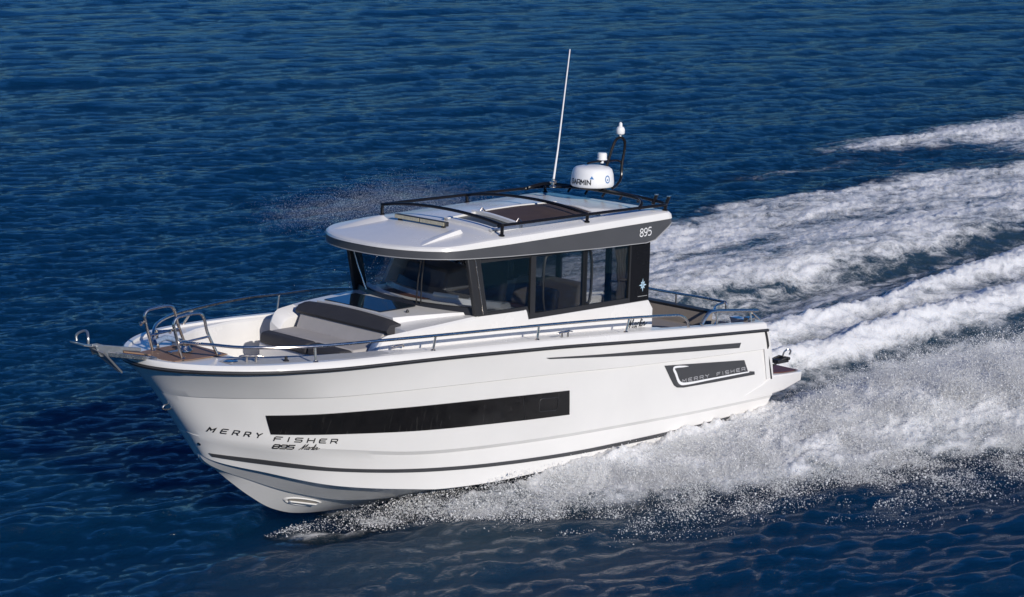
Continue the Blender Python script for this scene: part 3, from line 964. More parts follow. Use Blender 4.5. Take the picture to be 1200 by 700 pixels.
# ---- rub rail round the sheer, with a bright strip, returning down the stern quarter
rb = [Vector(p) for p in L_rub.at(TS)]
ring = [Vector((p.x, -p.y, p.z)) for p in rb] + rb[::-1][1:]
def out_n(p, k=.008):
    return Vector((p.x + (k if p.x > 7.8 else 0), p.y + (k if p.y > 0 else -k)*min(1, abs(p.y)*4), p.z))
q = MB(); q.tube([out_n(p) for p in ring], .019, 8)
for s in (1, -1):
    q.tube([on_hull(.045-.20*f, 1.03-.62*f, .004, s)[0] for f in np.linspace(0, 1, 14)], .016, 8)
rub = q.build('rub_rail', M['rubber'], boat)
q = MB(); q.tube([out_n(p, .026)+Vector((0, 0, .006)) for p in ring], .0055, 6); q.build('rail_strip', M['decal'], rub)

# ------------------------------------------------------------------ deck
CAPZ = [(-.1, 1.09), (0, 1.12), (2.14, 1.28), (3.77, 1.385), (5.22, 1.45), (5.97, 1.482), (6.92, 1.508), (7.6, 1.512), (7.99, 1.522)]


def inner_y(x, side):
    if side > 0:
        return float(np.interp(x, [0, 1.66, 1.67, 5.4, 5.6, 6.05, 6.35, 6.98, 7.16], [1.10, 1.12, 1.0, 1.0, .93, .88, .80, .56, .42]))
    return float(np.interp(x, [0, 1.66, 1.67, 5.0, 5.3, 6.0, 6.6, 7.0, 7.16], [1.10, 1.12, 1.0, 1.0, 1.19, 1.15, .96, .72, .55]))


def deck_profile(x, y, z, floor, side):
    """half section from the rub line inboard"""
    cz = float(np.interp(x, [p[0] for p in CAPZ], [p[1] for p in CAPZ]))
    k = min(1, y/.3)
    yo = max(y-.028*k, 0)
    pts = [(y*1.0, z+.012), (max(y-.004*k, 0), z+.03), (yo, cz-.012), (max(yo-.02*k, 0), cz)]
    yc = max(yo-.09*k, 0)
    pts.append((yc, cz))
    dz = cz-.022
    pts.append((max(yc-.012*k, 0), dz))
    yi = min(inner_y(x, side), max(yc-.02*k, 0))
    if floor is None:
        pts += [(yi*.8, dz), (yi*.55, dz), (yi*.3, dz), (0, dz)]
    else:
        pts += [(yi+.02*k, dz), (yi, dz-.02), (yi-.03*k, floor), (0, floor)]
    return [Vector((x, side*a, b)) for a, b in pts]


def floor_z(x):
    if x < 1.66: return .48
    if x < 5.50: return .55
    if x < 7.155: return .98
    return None


tt = list(np.concatenate([np.linspace(0, .6, 40), np.linspace(.61, .999, 60)]))
for xb in (1.66, 1.665, 5.50, 5.505, 7.155, 7.160):
    tt.append(1-math.sqrt((7.99-xb)/7.99))
tt = sorted(tt)
dk = MB()
for side in (1, -1):
    rows = []
    for t in tt:
        p = L_rub.at(np.array([t]))[0]
        rows.append(deck_profile(p[0], p[1], p[2], floor_z(p[0]), side))
    dk.grid(rows if side > 0 else [r[::-1] for r in rows])
    # end of the gunwale moulding at the stern
    r0 = rows[0]
    dk.add([tuple(v) for v in r0]+[(r0[-1].x, 0, .2), (r0[0].x, r0[0].y, .9)], [tuple(range(len(r0)+2))])
deck = dk.build('deck', M['gel2'], boat, angle=28)

# rounded stern quarters outside the transom line
for s in (1, -1):
    q = MB(); rows = []
    for f, xo in ((0, 0), (.25, .0), (.5, 0), (.75, 0), (1, 0)):
        z = .42+(1.10-.42)*f
        xt = -.22+.22*((z-.2)/(1.03-.2))
        yy = 1.325+.045*min(1, (z-.2)/.6)-(.0 if z < 1.04 else .03)
        rows.append([(xt+.10, s*(yy-.002), z), (xt+.02, s*(yy-.004), z), (xt-.05, s*(yy-.02), z), (xt-.085, s*(yy-.06), z), (xt-.10, s*(yy-.12), z), (xt-.10, s*(yy-.5), z), (xt+.05, s*(yy-.5), z), (xt+.08, s*(yy-.05), z)])
    rows = [r if s > 0 else r[::-1] for r in rows]
    top = rows[-1]
    rows.append([(a*1.0+ (.03 if i in (2, 3, 4, 5) else 0), b-s*.015, c+.018) for i, (a, b, c) in enumerate(top)])
    q.grid(rows, closed=True, cap0=True, cap1=True)
    q.build('stern_quarter', M['gel'], boat, angle=30)

# non-skid on the port fore deck and the teak in the bow
q = MB(); ra, rb2 = [], []
for x in np.linspace(5.72, 7.40, 40):
    t = 1-math.sqrt((7.99-x)/7.99); p = L_rub.at(np.array([t]))[0]
    cz = float(np.interp(x, [a[0] for a in CAPZ], [a[1] for a in CAPZ]))-.022+.004
    yo = p[1]-.028-.09-.03; yi = inner_y(x, 1)+.035
    if x > 7.155: yi = .42+(x-7.155)*.35
    if yo < yi: break
    ra.append((x, yo, cz)); rb2.append((x, yi, cz))
q.grid([ra, rb2]); q.build('non_skid_pad', M['nonskid'], deck, smooth=False)
q = MB()
for x in (7.17,): pass
zt = 1.4965
q.prism([(7.165, .34, zt), (7.60, .335, zt+.001), (7.76, .30, zt-.001), (7.80, .16, zt-.002), (7.80, -.16, zt-.002), (7.76, -.27, zt-.001), (7.60, -.30, zt+.001), (7.165, -.34, zt)], (0, 0, .008))
q.build('teak_deck', M['teak'], deck, smooth=False)

# ------------------------------------------------------------------ bow seat
q = MB()
q.hexa([(5.40, -.93, .98), (5.98, -.72, .98), (5.98, .70, .98), (5.40, .93, .98), (5.40, -.93, 1.30), (5.98, -.72, 1.30), (5.98, .70, 1.30), (5.40, .93, 1.30)])
bench = q.build('bow_bench', M['gel2'], boat, bevel=.03)
q = MB(); q.hexa([(5.50, -.70, 1.302), (5.84, -.70, 1.302), (5.84, .68, 1.302), (5.50, .68, 1.302), (5.50, -.70, 1.42), (5.84, -.69, 1.42), (5.84, .67, 1.42), (5.50, .68, 1.42)])
q.build('seat_cushion', M['cush'], bench, bevel=.025, seg=3)
q = MB()
q.hexa([(5.843, -.71, 1.30), (6.01, -.68, 1.30), (6.01, .10, 1.30), (5.843, .10, 1.30), (5.843, -.71, 1.425), (5.99, -.68, 1.42), (5.99, .10, 1.42), (5.843, .10, 1.425)])
q.hexa([(5.843, .115, 1.30), (6.01, .115, 1.30), (6.01, .64, 1.30), (5.843, .68, 1.30), (5.843, .115, 1.425), (5.99, .115, 1.42), (5.99, .63, 1.42), (5.843, .68, 1.425)])
q.build('seat_front_roll', M['cushd'], bench, bevel=.035, seg=4)
q = MB(); q.hexa([(5.50, -.64, 1.40), (5.55, -.64, 1.405), (5.55, .64, 1.405), (5.50, .64, 1.40), (5.33, -.70, 1.56), (5.43, -.70, 1.57), (5.43, .70, 1.57), (5.33, .70, 1.56)])
q.build('backrest_cushion', M['cush'], bench, bevel=.015, seg=3)
rows = []
for y in np.linspace(-.75, .75, 25):
    e = 1-.5*abs(y/.75)**20; zlo = 1.0 if abs(y) < .73 else .985
    zt_ = 1.668+.03*(1-(y/.75)**2)
    rows.append([(5.455, y, 1.555), (5.475-.02*(1-e), y, 1.585), (5.42, y, zt_-.03), (5.38, y, zt_*zlo), (5.32, y, zt_*zlo), (5.27, y, zt_-.03), (5.28, y, 1.53)])
q = MB(); q.grid(rows, closed=True, cap0=True, cap1=True); q.build('backrest_bolster', M['cushd'], bench, angle=60)

# ------------------------------------------------------------------ trunk (cabin base ahead of the windscreen)
def trunk_y(x): return float(np.interp(x, [3.70, 4.4, 5.0, 5.35, 5.55, 5.66], [1.0, 1.0, .99, .965, .94, .90]))
def trunk_z(x): return float(np.interp(x, [3.70, 4.4, 5.2, 5.66], [1.642, 1.66, 1.615, 1.575]))
rows = []
xs = [3.72, 4.0, 4.4, 4.6, 4.8, 5.0, 5.2, 5.35]
for x in xs:
    y, z = trunk_y(x), trunk_z(x)
    rows.append([(x, -y, 1.28), (x, -y, z-.02), (x, -y+.02, z), (x, -.5*y, z+.02), (x, 0, z+.03), (x, .5*y, z+.02), (x, y-.02, z), (x, y, z-.02), (x, y, 1.28)])
q = MB(); q.grid(rows, cap0=True, cap1=True)
for s in (1, -1):          # the two arms that carry on forward beside the backrest
    rr = []
    for x in (5.28, 5.4, 5.5, 5.58, 5.64, 5.67):
        y, z = trunk_y(x), trunk_z(x)
        if x > 5.6: z -= .02 if x < 5.65 else .06
        yi = .76-(x-5.28)*.1
        rr.append([(x+.0, s*y, 1.28), (x, s*y, z-.025), (x, s*(y-.025), z), (x, s*(yi+.02), z-.06), (x, s*yi, z-.085), (x+.0, s*yi, 1.28)])
    rr.append([(5.70, p[1]*.985, p[2] if p[2] < 1.3 else p[2]-.05) for p in rr[-1]])
    q.grid(rr if s > 0 else [r[::-1] for r in rr], cap0=True, cap1=True)
trunk = q.build('cabin_trunk', M['gel2'], boat, angle=32)
# raised plinth with the fore hatch
rows = []
for x, y, h in ((4.36, .90, .004), (4.6, .80, .018), (4.9, .70, .032), (5.1, .65, .045), (5.27, .62, .056)):
    z = trunk_z(x)+.02
    rows.append([(x, -y-.03, z-.03), (x, -y, z+h), (x, -.3, z+h+.012), (x, .3, z+h+.012), (x, y, z+h), (x, y+.03, z-.03)])
q = MB(); q.grid(rows, cap0=True, cap1=True); pl = q.build('hatch_plinth', M['gel2'], trunk, angle=25)
q = MB()
q.prism([(4.75, -.60, 1.700), (5.22, -.56, 1.690), (5.22, .36, 1.690), (4.72, .36, 1.702)], (0, 0, .014))
q.build('fore_hatch', pbr('dark blue hatch glass', (.008, .012, .02), .05), pl, bevel=.006)
q = MB(); q.lathe([(.018, 0), (.018, .012), (.006, .03)], (4.98, .52, 1.695), 10); q.build('deck_fitting', M['blackmat'], pl)
q = MB()
q.tube(smooth_path([(5.60, .985, 1.47), (5.57, 1.02, 1.49), (5.50, 1.03, 1.495), (5.45, 1.0, 1.47)], 6), .011, 8)
q.build('grab_ring', M['steel'], boat)
# =================================================================== CABIN
WZ0, WZ1, WZT = 1.65, 1.545, 2.255
for s in (-1, 1):
    cabin = MB()
    y0, y1 = s*.955, s*1.0
    pts = [(3.725, WZ0-.005), (3.70, WZ0-.004), (3.685, WZ0-.03), (3.66, WZ1-.01), (1.735, WZ1-.012), (1.66, 1.43), (1.66, 1.12), (3.725, 1.22)]
    cabin.prism([(x, y1, z) for x, z in pts], (0, y0-y1, 0))
    cab = cabin.build('cabin_side', M['gel2'], boat, bevel=.006)
    ps = MB()
    # panel that fills below the forward side window
    ps.prism([(4.40, s*.999, 1.652), (3.725, s*.999, 1.64), (3.725, s*.999, 1.25), (4.40, s*.999, 1.28)], (0, -s*.04, 0))
    ps.build('cabin_side_panel', M['gel2'], cab)
script('model_script', M['letter'], cab, lambda u, v: Vector((2.085-u, 1.0035, 1.24+v)), .105, .0105)


def pane(name, mat, parent, pts, th=.008):
    q = MB(); y = pts[0][1]; q.prism(pts, (0, -math.copysign(th, y), 0)); return q.build(name, mat, parent, smooth=False)


for s in (1, -1):
    yg = s*.985
    fr = MB()
    def bar(x0, z0, x1, z1, w, yy=.992, d=.03):
        a = Vector((x0, 0, z0)); b = Vector((x1, 0, z1)); t = (b-a).normalized(); n = Vector((-t.z, 0, t.x))*w/2
        fr.prism([(p.x, s*yy, p.z) for p in (a-n, b-n, b+n, a+n)], (0, -s*d, 0))
    bar(4.40, WZ0+.012, 3.68, WZ0+.012, .034)
    bar(3.70, WZ0+.02, 3.655, WZ1+.01, .05, .9925)
    bar(3.66, WZ1+.018, 1.74, WZ1+.018, .055, .991)
    bar(4.50, WZT-.01, 1.76, WZT-.035, .05, .9915)
    bar(3.60, WZ1, 3.60, WZT, .075, .995)
    bar(2.06, WZ1, 2.05, WZT, .03, .9935)
    frame = fr.build('window_frame', M['blackmat'], boat)
    pane('side_window', M['glass'], frame, [(4.42, yg, WZ0), (3.61, yg, WZ0), (3.61, yg, WZT), (4.50, yg, WZT)])
    pane('side_window', M['glass'], frame, [(3.60, yg, WZ1), (2.78, yg, WZ1), (2.78, yg, WZT), (3.60, yg, WZT)])
    pane('side_window', M['glass'], frame, [(2.78, yg, WZ1), (2.05, yg, WZ1), (2.05, yg, WZT), (2.78, yg, WZT)])
    # sliding pane with its own rounded frame, just inside
    fq = MB()
    loop = smooth_path([(3.40, s*.965, 1.62), (3.40, s*.965, 2.16), (3.36, s*.965, 2.20), (2.72, s*.965, 2.20), (2.68, s*.965, 2.16), (2.68, s*.965, 1.64), (2.72, s*.965, 1.60), (3.36, s*.965, 1.58)], 4, closed=True)
    fq.tube(loop, .017, 6, closed=True)
    fq.box((2.745, min(s*.95, s*.98), WZ1), (2.815, max(s*.95, s*.98), WZT))
    fq.build('sliding_window_frame', M['blackmat'], frame)
    q = MB(); q.prism([(2.045, s*.998, WZ1-.004), (1.735, s*.998, WZ1-.004), (1.735, s*.998, WZT), (2.045, s*.998, WZT)], (0, -s*.05, 0))
    pan = q.build('black_side_panel', M['black'], boat, bevel=.004)
    if s > 0:
        # eight-pointed compass star with a small line under it
        q = MB(); c = (1.845, 1.72)
        def star(k, R, r, a0):
            pts = []
            for i in range(k*2):
                a = a0+pi*i/k; rad = R if i % 2 == 0 else r
                pts.append((c[0]+rad*sin(a)*.8, 1.0015, c[1]+rad*cos(a)))
            o = (c[0], 1.0015, c[1])
            q.add(pts+[o], [(i, (i+1) % (2*k), 2*k) for i in range(2*k)])
        star(4, .078, .022, 0); star(4, .058, .022, pi/4)
        q.build('compass_star', pbr('pale blue emblem', (.45, .62, .75), .4), pan, smooth=False)
        q = MB(); q.add([(1.925, 1.0015, 1.598), (1.765, 1.0015, 1.596), (1.765, 1.0015, 1.588), (1.925, 1.0015, 1.590)], [(0, 1, 2, 3)])
        q.build('lettering', pbr('faint lettering', (.25, .25, .25), .4), pan, smooth=False)
    q = MB()      # windscreen pillar
    q.hexa([(4.27, s*.955, 1.66), (4.455, s*.955, 1.66), (4.455, s*1.004, 1.655), (4.27, s*1.004, 1.655), (4.40, s*.955, 2.29), (4.585, s*.955, 2.29), (4.585, s*1.004, 2.29), (4.40, s*1.004, 2.29)])
    pil = q.build('windscreen_pillar', M['blackmat'], boat, bevel=.012)
    q = MB(); q.tube([(4.345, s*1.006, 1.67), (4.478, s*1.006, 2.27)], .009, 6); q.build('pillar_strip', M['steel'], pil)


def wsx(y, f): return 4.66-.26*(y/.96)**2 + .17*f
q = MB(); rows = []
for y in np.linspace(-.955, .955, 33):
    rows.append([(wsx(y, f), y, 1.70+.60*f) for f in np.linspace(0, 1, 4)])
q.grid(rows)
ws = q.build('windscreen', M['wsglass'], boat)
q = MB(); rows = []
for y in np.linspace(-.975, .975, 33):
    z0 = trunk_z(4.5)+.045*(1-(y/.98)**2)-.02
    x = wsx(y, 0)
    rows.append([(x+.035, y, z0), (x+.014, y, 1.735), (x-.014, y, 1.74), (x-.035, y, z0)])
q.grid(rows, closed=True, cap0=True, cap1=True)
q.build('windscreen_frame', M['blackmat'], boat, angle=50)
for y, l in ((-.62, -.16), (.30, .20), (.36, .17)):
    q = MB(); q.tube([(wsx(y, .04)+.02, y, 1.73), (wsx(y+l*.5, .5)+.03, y+l*.5, 2.0), (wsx(y+l, .95)+.02, y+l, 2.26)], .008, 6)
    q.build('wiper_arm', M['steel'] if y < 0 else M['blackmat'], ws)

# ------------------------------------------------------------------ inside the cabin
q = MB(); q.box((1.75, -.95, .50), (4.45, .95, .56)); q.build('cabin_sole', M['wood'], boat)
# dashboard: white moulding with a raised lip and a brown recess
rows = []
for y in np.linspace(-.93, .93, 31):
    xf = wsx(y, 0)-.05
    rows.append([(xf, y, 1.66), (xf-.015, y, 1.725), (xf-.09, y, 1.735), (xf-.12, y, 1.70), (xf-.34, y, 1.69), (xf-.36, y, 1.745), (xf-.47, y, 1.74), (xf-.50, y, 1.70), (xf-.52, y, 1.2)])
q = MB(); q.grid(rows); dash = q.build('dashboard', M['gel2'], boat, angle=40)
q = MB()
ra, rb_ = [], []
for y in np.linspace(-.62, .10, 14):
    xf = wsx(y, 0)-.05; ra.append((xf-.13, y, 1.708)); rb_.append((xf-.33, y, 1.700))
q.grid([ra, rb_]); q.build('dash_tray', M['wood'], dash, smooth=False)
ra, rb_ = [], []
q = MB()
for y in np.linspace(-.70, .55, 20):
    xf = wsx(y, 0)-.05; ra.append((xf-.40, y, 1.75)); rb_.append((xf-.44, y, 1.84-.05*(y+.7)))
q.grid([ra, rb_]); 
q.build('dash_hood', M['band'], dash)
q = MB(); q.hexa([(3.55, -.80, 1.70), (3.95, -.80, 1.70), (3.95, -.05, 1.70), (3.55, -.05, 1.70), (3.55, -.80, 2.02), (3.85, -.76, 1.98), (3.85, -.09, 1.93), (3.55, -.05, 1.97)])
q.build('helm_console', M['band'], dash, bevel=.03)
q = MB(); q.prism([(4.10, -.93, 1.72), (3.72, -.93, 1.72), (3.60, -.93, 2.24), (3.80, -.93, 2.24)], (0, .05, 0)); q.build('inner_side_panel', M['gel2'], boat, bevel=.01)
q = MB(); q.tube([(4.30, .18, 1.765), (4.22, .48, 1.765)], .025, 12); q.build('white_cylinder', M['gel2'], dash, bevel=.006)
q = MB()
R_ = Matrix.Rotation(radians(62), 4, 'Y')
ringp = [Vector((3.42, -.42, 1.80))+R_ @ Vector((.17*cos(a), .17*sin(a), 0)) for a in np.linspace(0, 2*pi, 28, endpoint=False)]
q.tube(ringp, .014, 6, closed=True)
for a in (0.5, 2.6, 4.7): q.tube([Vector((3.42, -.42, 1.80)), Vector((3.42, -.42, 1.80))+R_ @ Vector((.17*cos(a), .17*sin(a), 0))], .010, 6)
q.build('steering_wheel', M['blackmat'], boat)


def chair(x, y, w, mat, zt=2.0):
    q = MB(); q.hexa([(x-.22, y-w, 1.18), (x+.22, y-w, 1.18), (x+.22, y+w, 1.18), (x-.22, y+w, 1.18), (x-.22, y-w, 1.32), (x+.24, y-w, 1.34), (x+.24, y+w, 1.34), (x-.22, y+w, 1.32)])
    st = q.build('seat', mat, boat, bevel=.04)
    q = MB(); q.hexa([(x-.28, y-w, 1.26), (x-.15, y-w, 1.26), (x-.15, y+w, 1.26), (x-.28, y+w, 1.26), (x-.36, y-w*.9, zt), (x-.27, y-w*.9, zt), (x-.27, y+w*.9, zt), (x-.36, y+w*.9, zt)])
    q.build('seat_back', mat, st, bevel=.05, seg=4)
    q = MB(); q.lathe([(.16, 0), (.05, .03), (.045, .6), (.12, .62)], (x, y, .56), 16); q.build('seat_pedestal', M['steel'], st)


chair(3.10, -.45, .24, M['cushd'], 1.95)
chair(3.15, .42, .24, M['cushd'], 1.72)
q = MB(); q.hexa([(1.82, -.9, .56), (2.35, -.9, .56), (2.35, .45, .56), (1.82, .45, .56), (1.82, -.9, 1.30), (2.35, -.9, 1.30), (2.35, .45, 1.30), (1.82, .45, 1.30)])
sof = q.build('saloon_bench', M['taupe'], boat, bevel=.03)
q = MB(); q.hexa([(2.22, -.25, 1.30), (2.36, -.25, 1.30), (2.36, .45, 1.30), (2.22, .45, 1.30), (2.14, -.25, 1.70), (2.26, -.25, 1.70), (2.26, .42, 1.70), (2.14, .42, 1.70)])
q.build('seat_back', M['taupe'], sof, bevel=.045, seg=4)
q = MB(); q.hexa([(2.14, -.75, 1.30), (2.26, -.75, 1.30), (2.26, -.30, 1.30), (2.14, -.30, 1.30), (2.07, -.72, 1.64), (2.16, -.72, 1.64), (2.16, -.32, 1.64), (2.07, -.32, 1.64)])
q.build('seat_back', pbr('beige upholstery', (.5, .43, .36), .8, var=.1), sof, bevel=.05, seg=4)
q = MB(); q.box((2.38, -.5, 1.33), (3.2, .62, 1.36)); q.tube([(2.8, .05, .56), (2.8, .05, 1.33)], .05, 12); q.build('saloon_table', M['wood'], boat, bevel=.01)
# curtains tied back at the after windows
for s in (1, -1):
    rows = []
    for z in np.linspace(1.53, 2.22, 26):
        u = (z-1.53)/.69
        wd = .065+.035*abs(u-.38)/.5 + .02*u
        cx = 2.10+.02*u
        row = []
        for k in range(40):
            a = k/39
            fold = .018*sin(a*9*pi+.6*sin(u*5)) + .006*sin(a*23+u*9)
            row.append((cx-wd+2*wd*a+.01*sin(u*17+a*6), s*(.92+fold), z))
        rows.append(row)
    q = MB(); q.grid(rows); o = q.build('curtain', M['curtain'], boat, angle=180)
    so = o.modifiers.new('thick', 'SOLIDIFY'); so.thickness = .004
    q = MB(); q.lathe([(.05, -.012), (.058, 0), (.05, .012)], (2.11, s*.92, 1.80), 14); q.build('tie_band', M['curtain'], o)
# aft bulkhead: door posts and glass
q = MB()
for y in (-.96, -.42, .38, .92): q.box((1.735, y-.035, .6), (1.775, y+.035, 2.24))
q.box((1.735, -.97, 2.18), (1.775, .97, 2.25)); q.box((1.735, -.97, 1.17), (1.775, -.42, 1.23))
bh = q.build('aft_door_frame', M['blackmat'], boat)
q = MB(); q.box((1.75, -.94, 1.23), (1.756, -.44, 2.18)); q.build('door_glass', M['glass'], bh)
q = MB(); q.box((1.75, .40, .7), (1.756, .90, 2.18)); q.build('door_glass', M['glass'], bh)

# =================================================================== ROOF
half = [(5.235, 0), (5.23, .18), (5.205, .36), (5.155, .53), (5.08, .69), (4.99, .82), (4.88, .93), (4.75, .995), (4.55, 1.025), (4.0, 1.045), (3.0, 1.055), (2.2, 1.055), (1.60, 1.05), (1.44, 1.035), (1.385, .98), (1.36, .80), (1.35, .4), (1.345, 0)]
full = [(x, -y) for x, y in half[1:-1]][::-1]
loop = [Vector((x, y, 0)) for x, y in half] + [Vector((x, y, 0)) for x, y in full]
outl_r = smooth_path(loop, 4, closed=True)
RC = Vector((3.3, 0, 0))
def zband(x): return float(np.interp(x, [1.35, 2.68, 4.0, 4.85, 5.285], [2.458, 2.425, 2.392, 2.378, 2.378]))
def zlow(x): return float(np.interp(x, [1.35, 1.44, 1.76, 2.67, 4.0, 4.85, 5.285], [2.405, 2.395, 2.212, 2.222, 2.262, 2.298, 2.295]))
def lip(x): return float(np.interp(x, [1.35, 4.3, 5.0, 5.285], [.082, .075, .045, .038]))
rows = []
def rring(s, zf): return [Vector((RC.x+(p.x-RC.x)*s, p.y*s, zf(p))) for p in outl_r]
rows.append(rring(.30, lambda p: 2.235))
rows.append(rring(.965, lambda p: zlow(p.x)+.012))
rows.append(rring(.985, lambda p: zlow(p.x)+.006))
rows.append(rring(.985, lambda p: zband(p.x)-.002))
rows.append(rring(1.003, lambda p: zband(p.x)))
rows.append(rring(.998, lambda p: zband(p.x)+lip(p.x)*.55))
rows.append(rring(.985, lambda p: zband(p.x)+lip(p.x)*.88))
rows.append(rring(.965, lambda p: zband(p.x)+lip(p.x)))
for s in (.93, .86, .78, .68, .56, .44, .32, .2, .1, .03):
    def zf(p, s=s):
        zs = zband(p.x)+lip(p.x)
        k = (s/.965)
        return zs*k**1.0 + (1-k)*2.52 + .075*(1-k*k)
    rows.append(rring(s, zf))
q = MB(); q.grid(rows, closed=True, cap0=True, cap1=True)
roof = q.build('roof', M['gel2'], boat, angle=22)
RBVH = BVHTree.FromPolygons([v.co.copy() for v in roof.data.vertices], [tuple(p.vertices) for p in roof.data.polygons])
def roof_z(x, y):
    h, n, i, d = RBVH.ray_cast(Vector((x, y, 4)), Vector((0, 0, -1)))
    return h.z if h else 2.5
rows = [rring(1.0, lambda p: zlow(p.x)), rring(1.0, lambda p: zband(p.x)-.003), rring(.987, lambda p: zband(p.x)-.003), rring(.987, lambda p: zlow(p.x))]
q = MB(); q.grid(rows+[rows[0]], closed=True)
band = q.build('roof_band', M['band'], roof, angle=40)
# thin pale strip under the band
rows = [rring(1.004, lambda p: zlow(p.x)-.003), rring(1.004, lambda p: zlow(p.x)+.004), rring(.99, lambda p: zlow(p.x)+.008), rring(.99, lambda p: zlow(p.x)-.004)]
q = MB(); q.grid(rows+[rows[0]], closed=True); q.build('band_trim', pbr('grey trim', (.35, .35, .35), .4), roof, angle=40)
NUM = {'8': [[(.5, .52), (.15, .66), (.12, .84), (.5, 1), (.88, .84), (.85, .66), (.5, .52), (.08, .36), (.08, .14), (.5, 0), (.92, .14), (.92, .36), (.5, .52)]],
       '9': [[(.9, .7), (.75, .48), (.4, .42), (.12, .58), (.12, .84), (.5, 1), (.85, .86), (.92, .6), (.8, .25), (.55, .05), (.2, .02)]],
       '5': [[(.85, 1), (.25, 1), (.18, .56), (.5, .63), (.85, .5), (.9, .22), (.6, .02), (.1, .04)]]}
q = MB(); u = 0
for ch in '895':
    for st in NUM[ch]:
        sp = smooth_path([(a*.058+u, b*.088, 0) for a, b in st], 4)
        ribbon(q, [(p.x, p.y) for p in sp], .011, lambda a, b: Vector((1.985-a, 1.0575, 2.292+b+a*.03)))
    u += .068
q.build('model_number', M['whitelet'], band, smooth=False, fix=False)

# raised strakes at the front of the roof
for s in (1, -1):
    rows = []
    for x, h, w in ((5.0, 0, .02), (4.85, .018, .035), (4.65, .034, .045), (4.45, .046, .05), (4.37, .048, .05), (4.33, .0, .05)):
        yc = .70-(5.0-x)*.10
        z = roof_z(x, yc)-.004
        rows.append([(x, s*(yc+.035), z-.006), (x, s*(yc+.02), z+h*.9), (x, s*(yc-w), z+h), (x, s*(yc-w-.12), z-.004)])
    q = MB(); q.grid(rows if s > 0 else [r[::-1] for r in rows], closed=True, cap0=True, cap1=True)
    q.build('roof_strake', M['gel2'], roof, angle=25)
# led light bar
zc = roof_z(4.33, 0)
q = MB(); q.box((4.30, -.42, zc+.012), (4.355, .40, zc+.062)); lb = q.build('light_bar', M['blackmat'], boat, bevel=.006)
for y0, y1 in ((-.405, -.02), (.0, .385)):
    q = MB(); q.box((4.3545, y0, zc+.019), (4.362, y1, zc+.056)); q.build('led_lens', M['led'], lb)
for y in (-.36, .34):
    q = MB(); q.box((4.31, y-.02, zc-.02), (4.34, y+.02, zc+.014)); q.build('bracket', M['blackmat'], lb)
# sliding sunroof: white frame round a dark brown panel, tilted glass ahead
def zr(x, y, o): return roof_z(x, y)+o
def roof_quad(mb, x0, x1, y0, y1, o, th, nx=6, ny=8):
    rows = [[(x, y, zr(x, y, o)) for y in np.linspace(y0, y1, ny)] for x in np.linspace(x0, x1, nx)]
    mb.grid(rows)
    edge = rows[0]+[r[-1] for r in rows[1:]]+rows[-1][::-1][1:]+[r[0] for r in rows[::-1]][1:-1]
    n = len(edge); mb.add(edge+[(a, b, c-th) for a, b, c in edge], [(i, (i+1) % n, (i+1) % n+n, i+n) for i in range(n)])
q = MB()
roof_quad(q, 2.40, 2.47, .08, .83, .030, .04); roof_quad(q, 3.62, 3.67, .08, .83, .046, .05)
roof_quad(q, 2.40, 4.08, .78, .83, .033, .04); roof_quad(q, 2.40, 4.08, .08, .14, .036, .04)
roof_quad(q, 3.98, 4.08, .08, .83, .026, .03)
sunroof = q.build('sunroof_frame', M['gel2'], roof, angle=30)
q = MB(); roof_quad(q, 2.47, 3.62, .14, .78, .022, .01, 10, 10); q.build('sunroof_panel', pbr('brown sunroof panel', (.085, .058, .046), .6, var=.25, vscale=5, spec=.2), sunroof)
q = MB(); roof_quad(q, 3.67, 3.98, .14, .78, .012, .008); q.build('sunroof_opening', pbr('grey sunroof glass', (.06, .065, .06), .4, var=.2, spec=.3), sunroof)
for y in (.17, .74):
    q = MB(); q.tube([(3.64, y, zr(3.64, y, .03)), (3.60, y, zr(3.6, y, .075)), (3.55, y, zr(3.55, y, .03))], .008, 6); q.build('catch', M['steel'], sunroof)

# ------------------------------------------------------------------ roof rack
rk = MB()
RR = .0175
pts = [(4.09, .93, 2.575), (4.06, .972, 2.588), (3.9, .98, 2.592), (2.77, .98, 2.602), (1.75, .98, 2.607), (1.50, .975, 2.607), (1.42, .92, 2.609), (1.41, .5, 2.64), (1.41, 0, 2.657)]
rk.tube(smooth_path(pts+[(x, -y, z) for x, y, z in pts[:-1][::-1]], 6), RR, 10)
rack = rk.build('roof_rack', M['black'], boat)
for x in (4.07, 2.76):
    q = MB(); zo = 2.592 if x > 3 else 2.602
    pts = [(x, y, zo+.075*(1-(abs(y)/.97)**2.2)) for y in np.linspace(-.97, .97, 24)]
    q.tube(pts, RR, 10); q.build('rack_crossbar', M['black'], rack)
for s in (1, -1):
    for x in (4.06, 2.76, 1.47):
        q = MB(); z = roof_z(x, .955*s)
        q.tube([(x, s*.972, 2.595), (x, s*.965, z+.012)], .019, 8); q.lathe([(.032, 0), (.032, .012), (.02, .02)], (x, s*.965, z-.002), 12)
        q.build('rack_foot', M['black'], rack)
# radar arch
q = MB()
q.tube(smooth_path([(1.93, .98, 2.600), (1.86, .95, 2.64), (1.74, .80, 2.675), (1.68, .4, 2.69), (1.67, 0, 2.695), (1.66, -.5, 2.69), (1.64, -.80, 2.675), (1.72, -.94, 2.63), (1.80, -.98, 2.60)], 6), .021, 10)
q.tube(smooth_path([(1.50, -.95, 2.6), (1.56, -.88, 2.645), (1.60, -.75, 2.675)], 5), .019, 8)
arch = q.build('radar_arch', M['black'], boat)
q = MB(); q.lathe([(.15, 2.700), (.17, 2.712), (.17, 2.722)], (1.67, 0, 0), 24); q.box((1.45, -.05, 2.696), (1.75, .05, 2.71)); q.build('radar_plate', M['black'], arch)
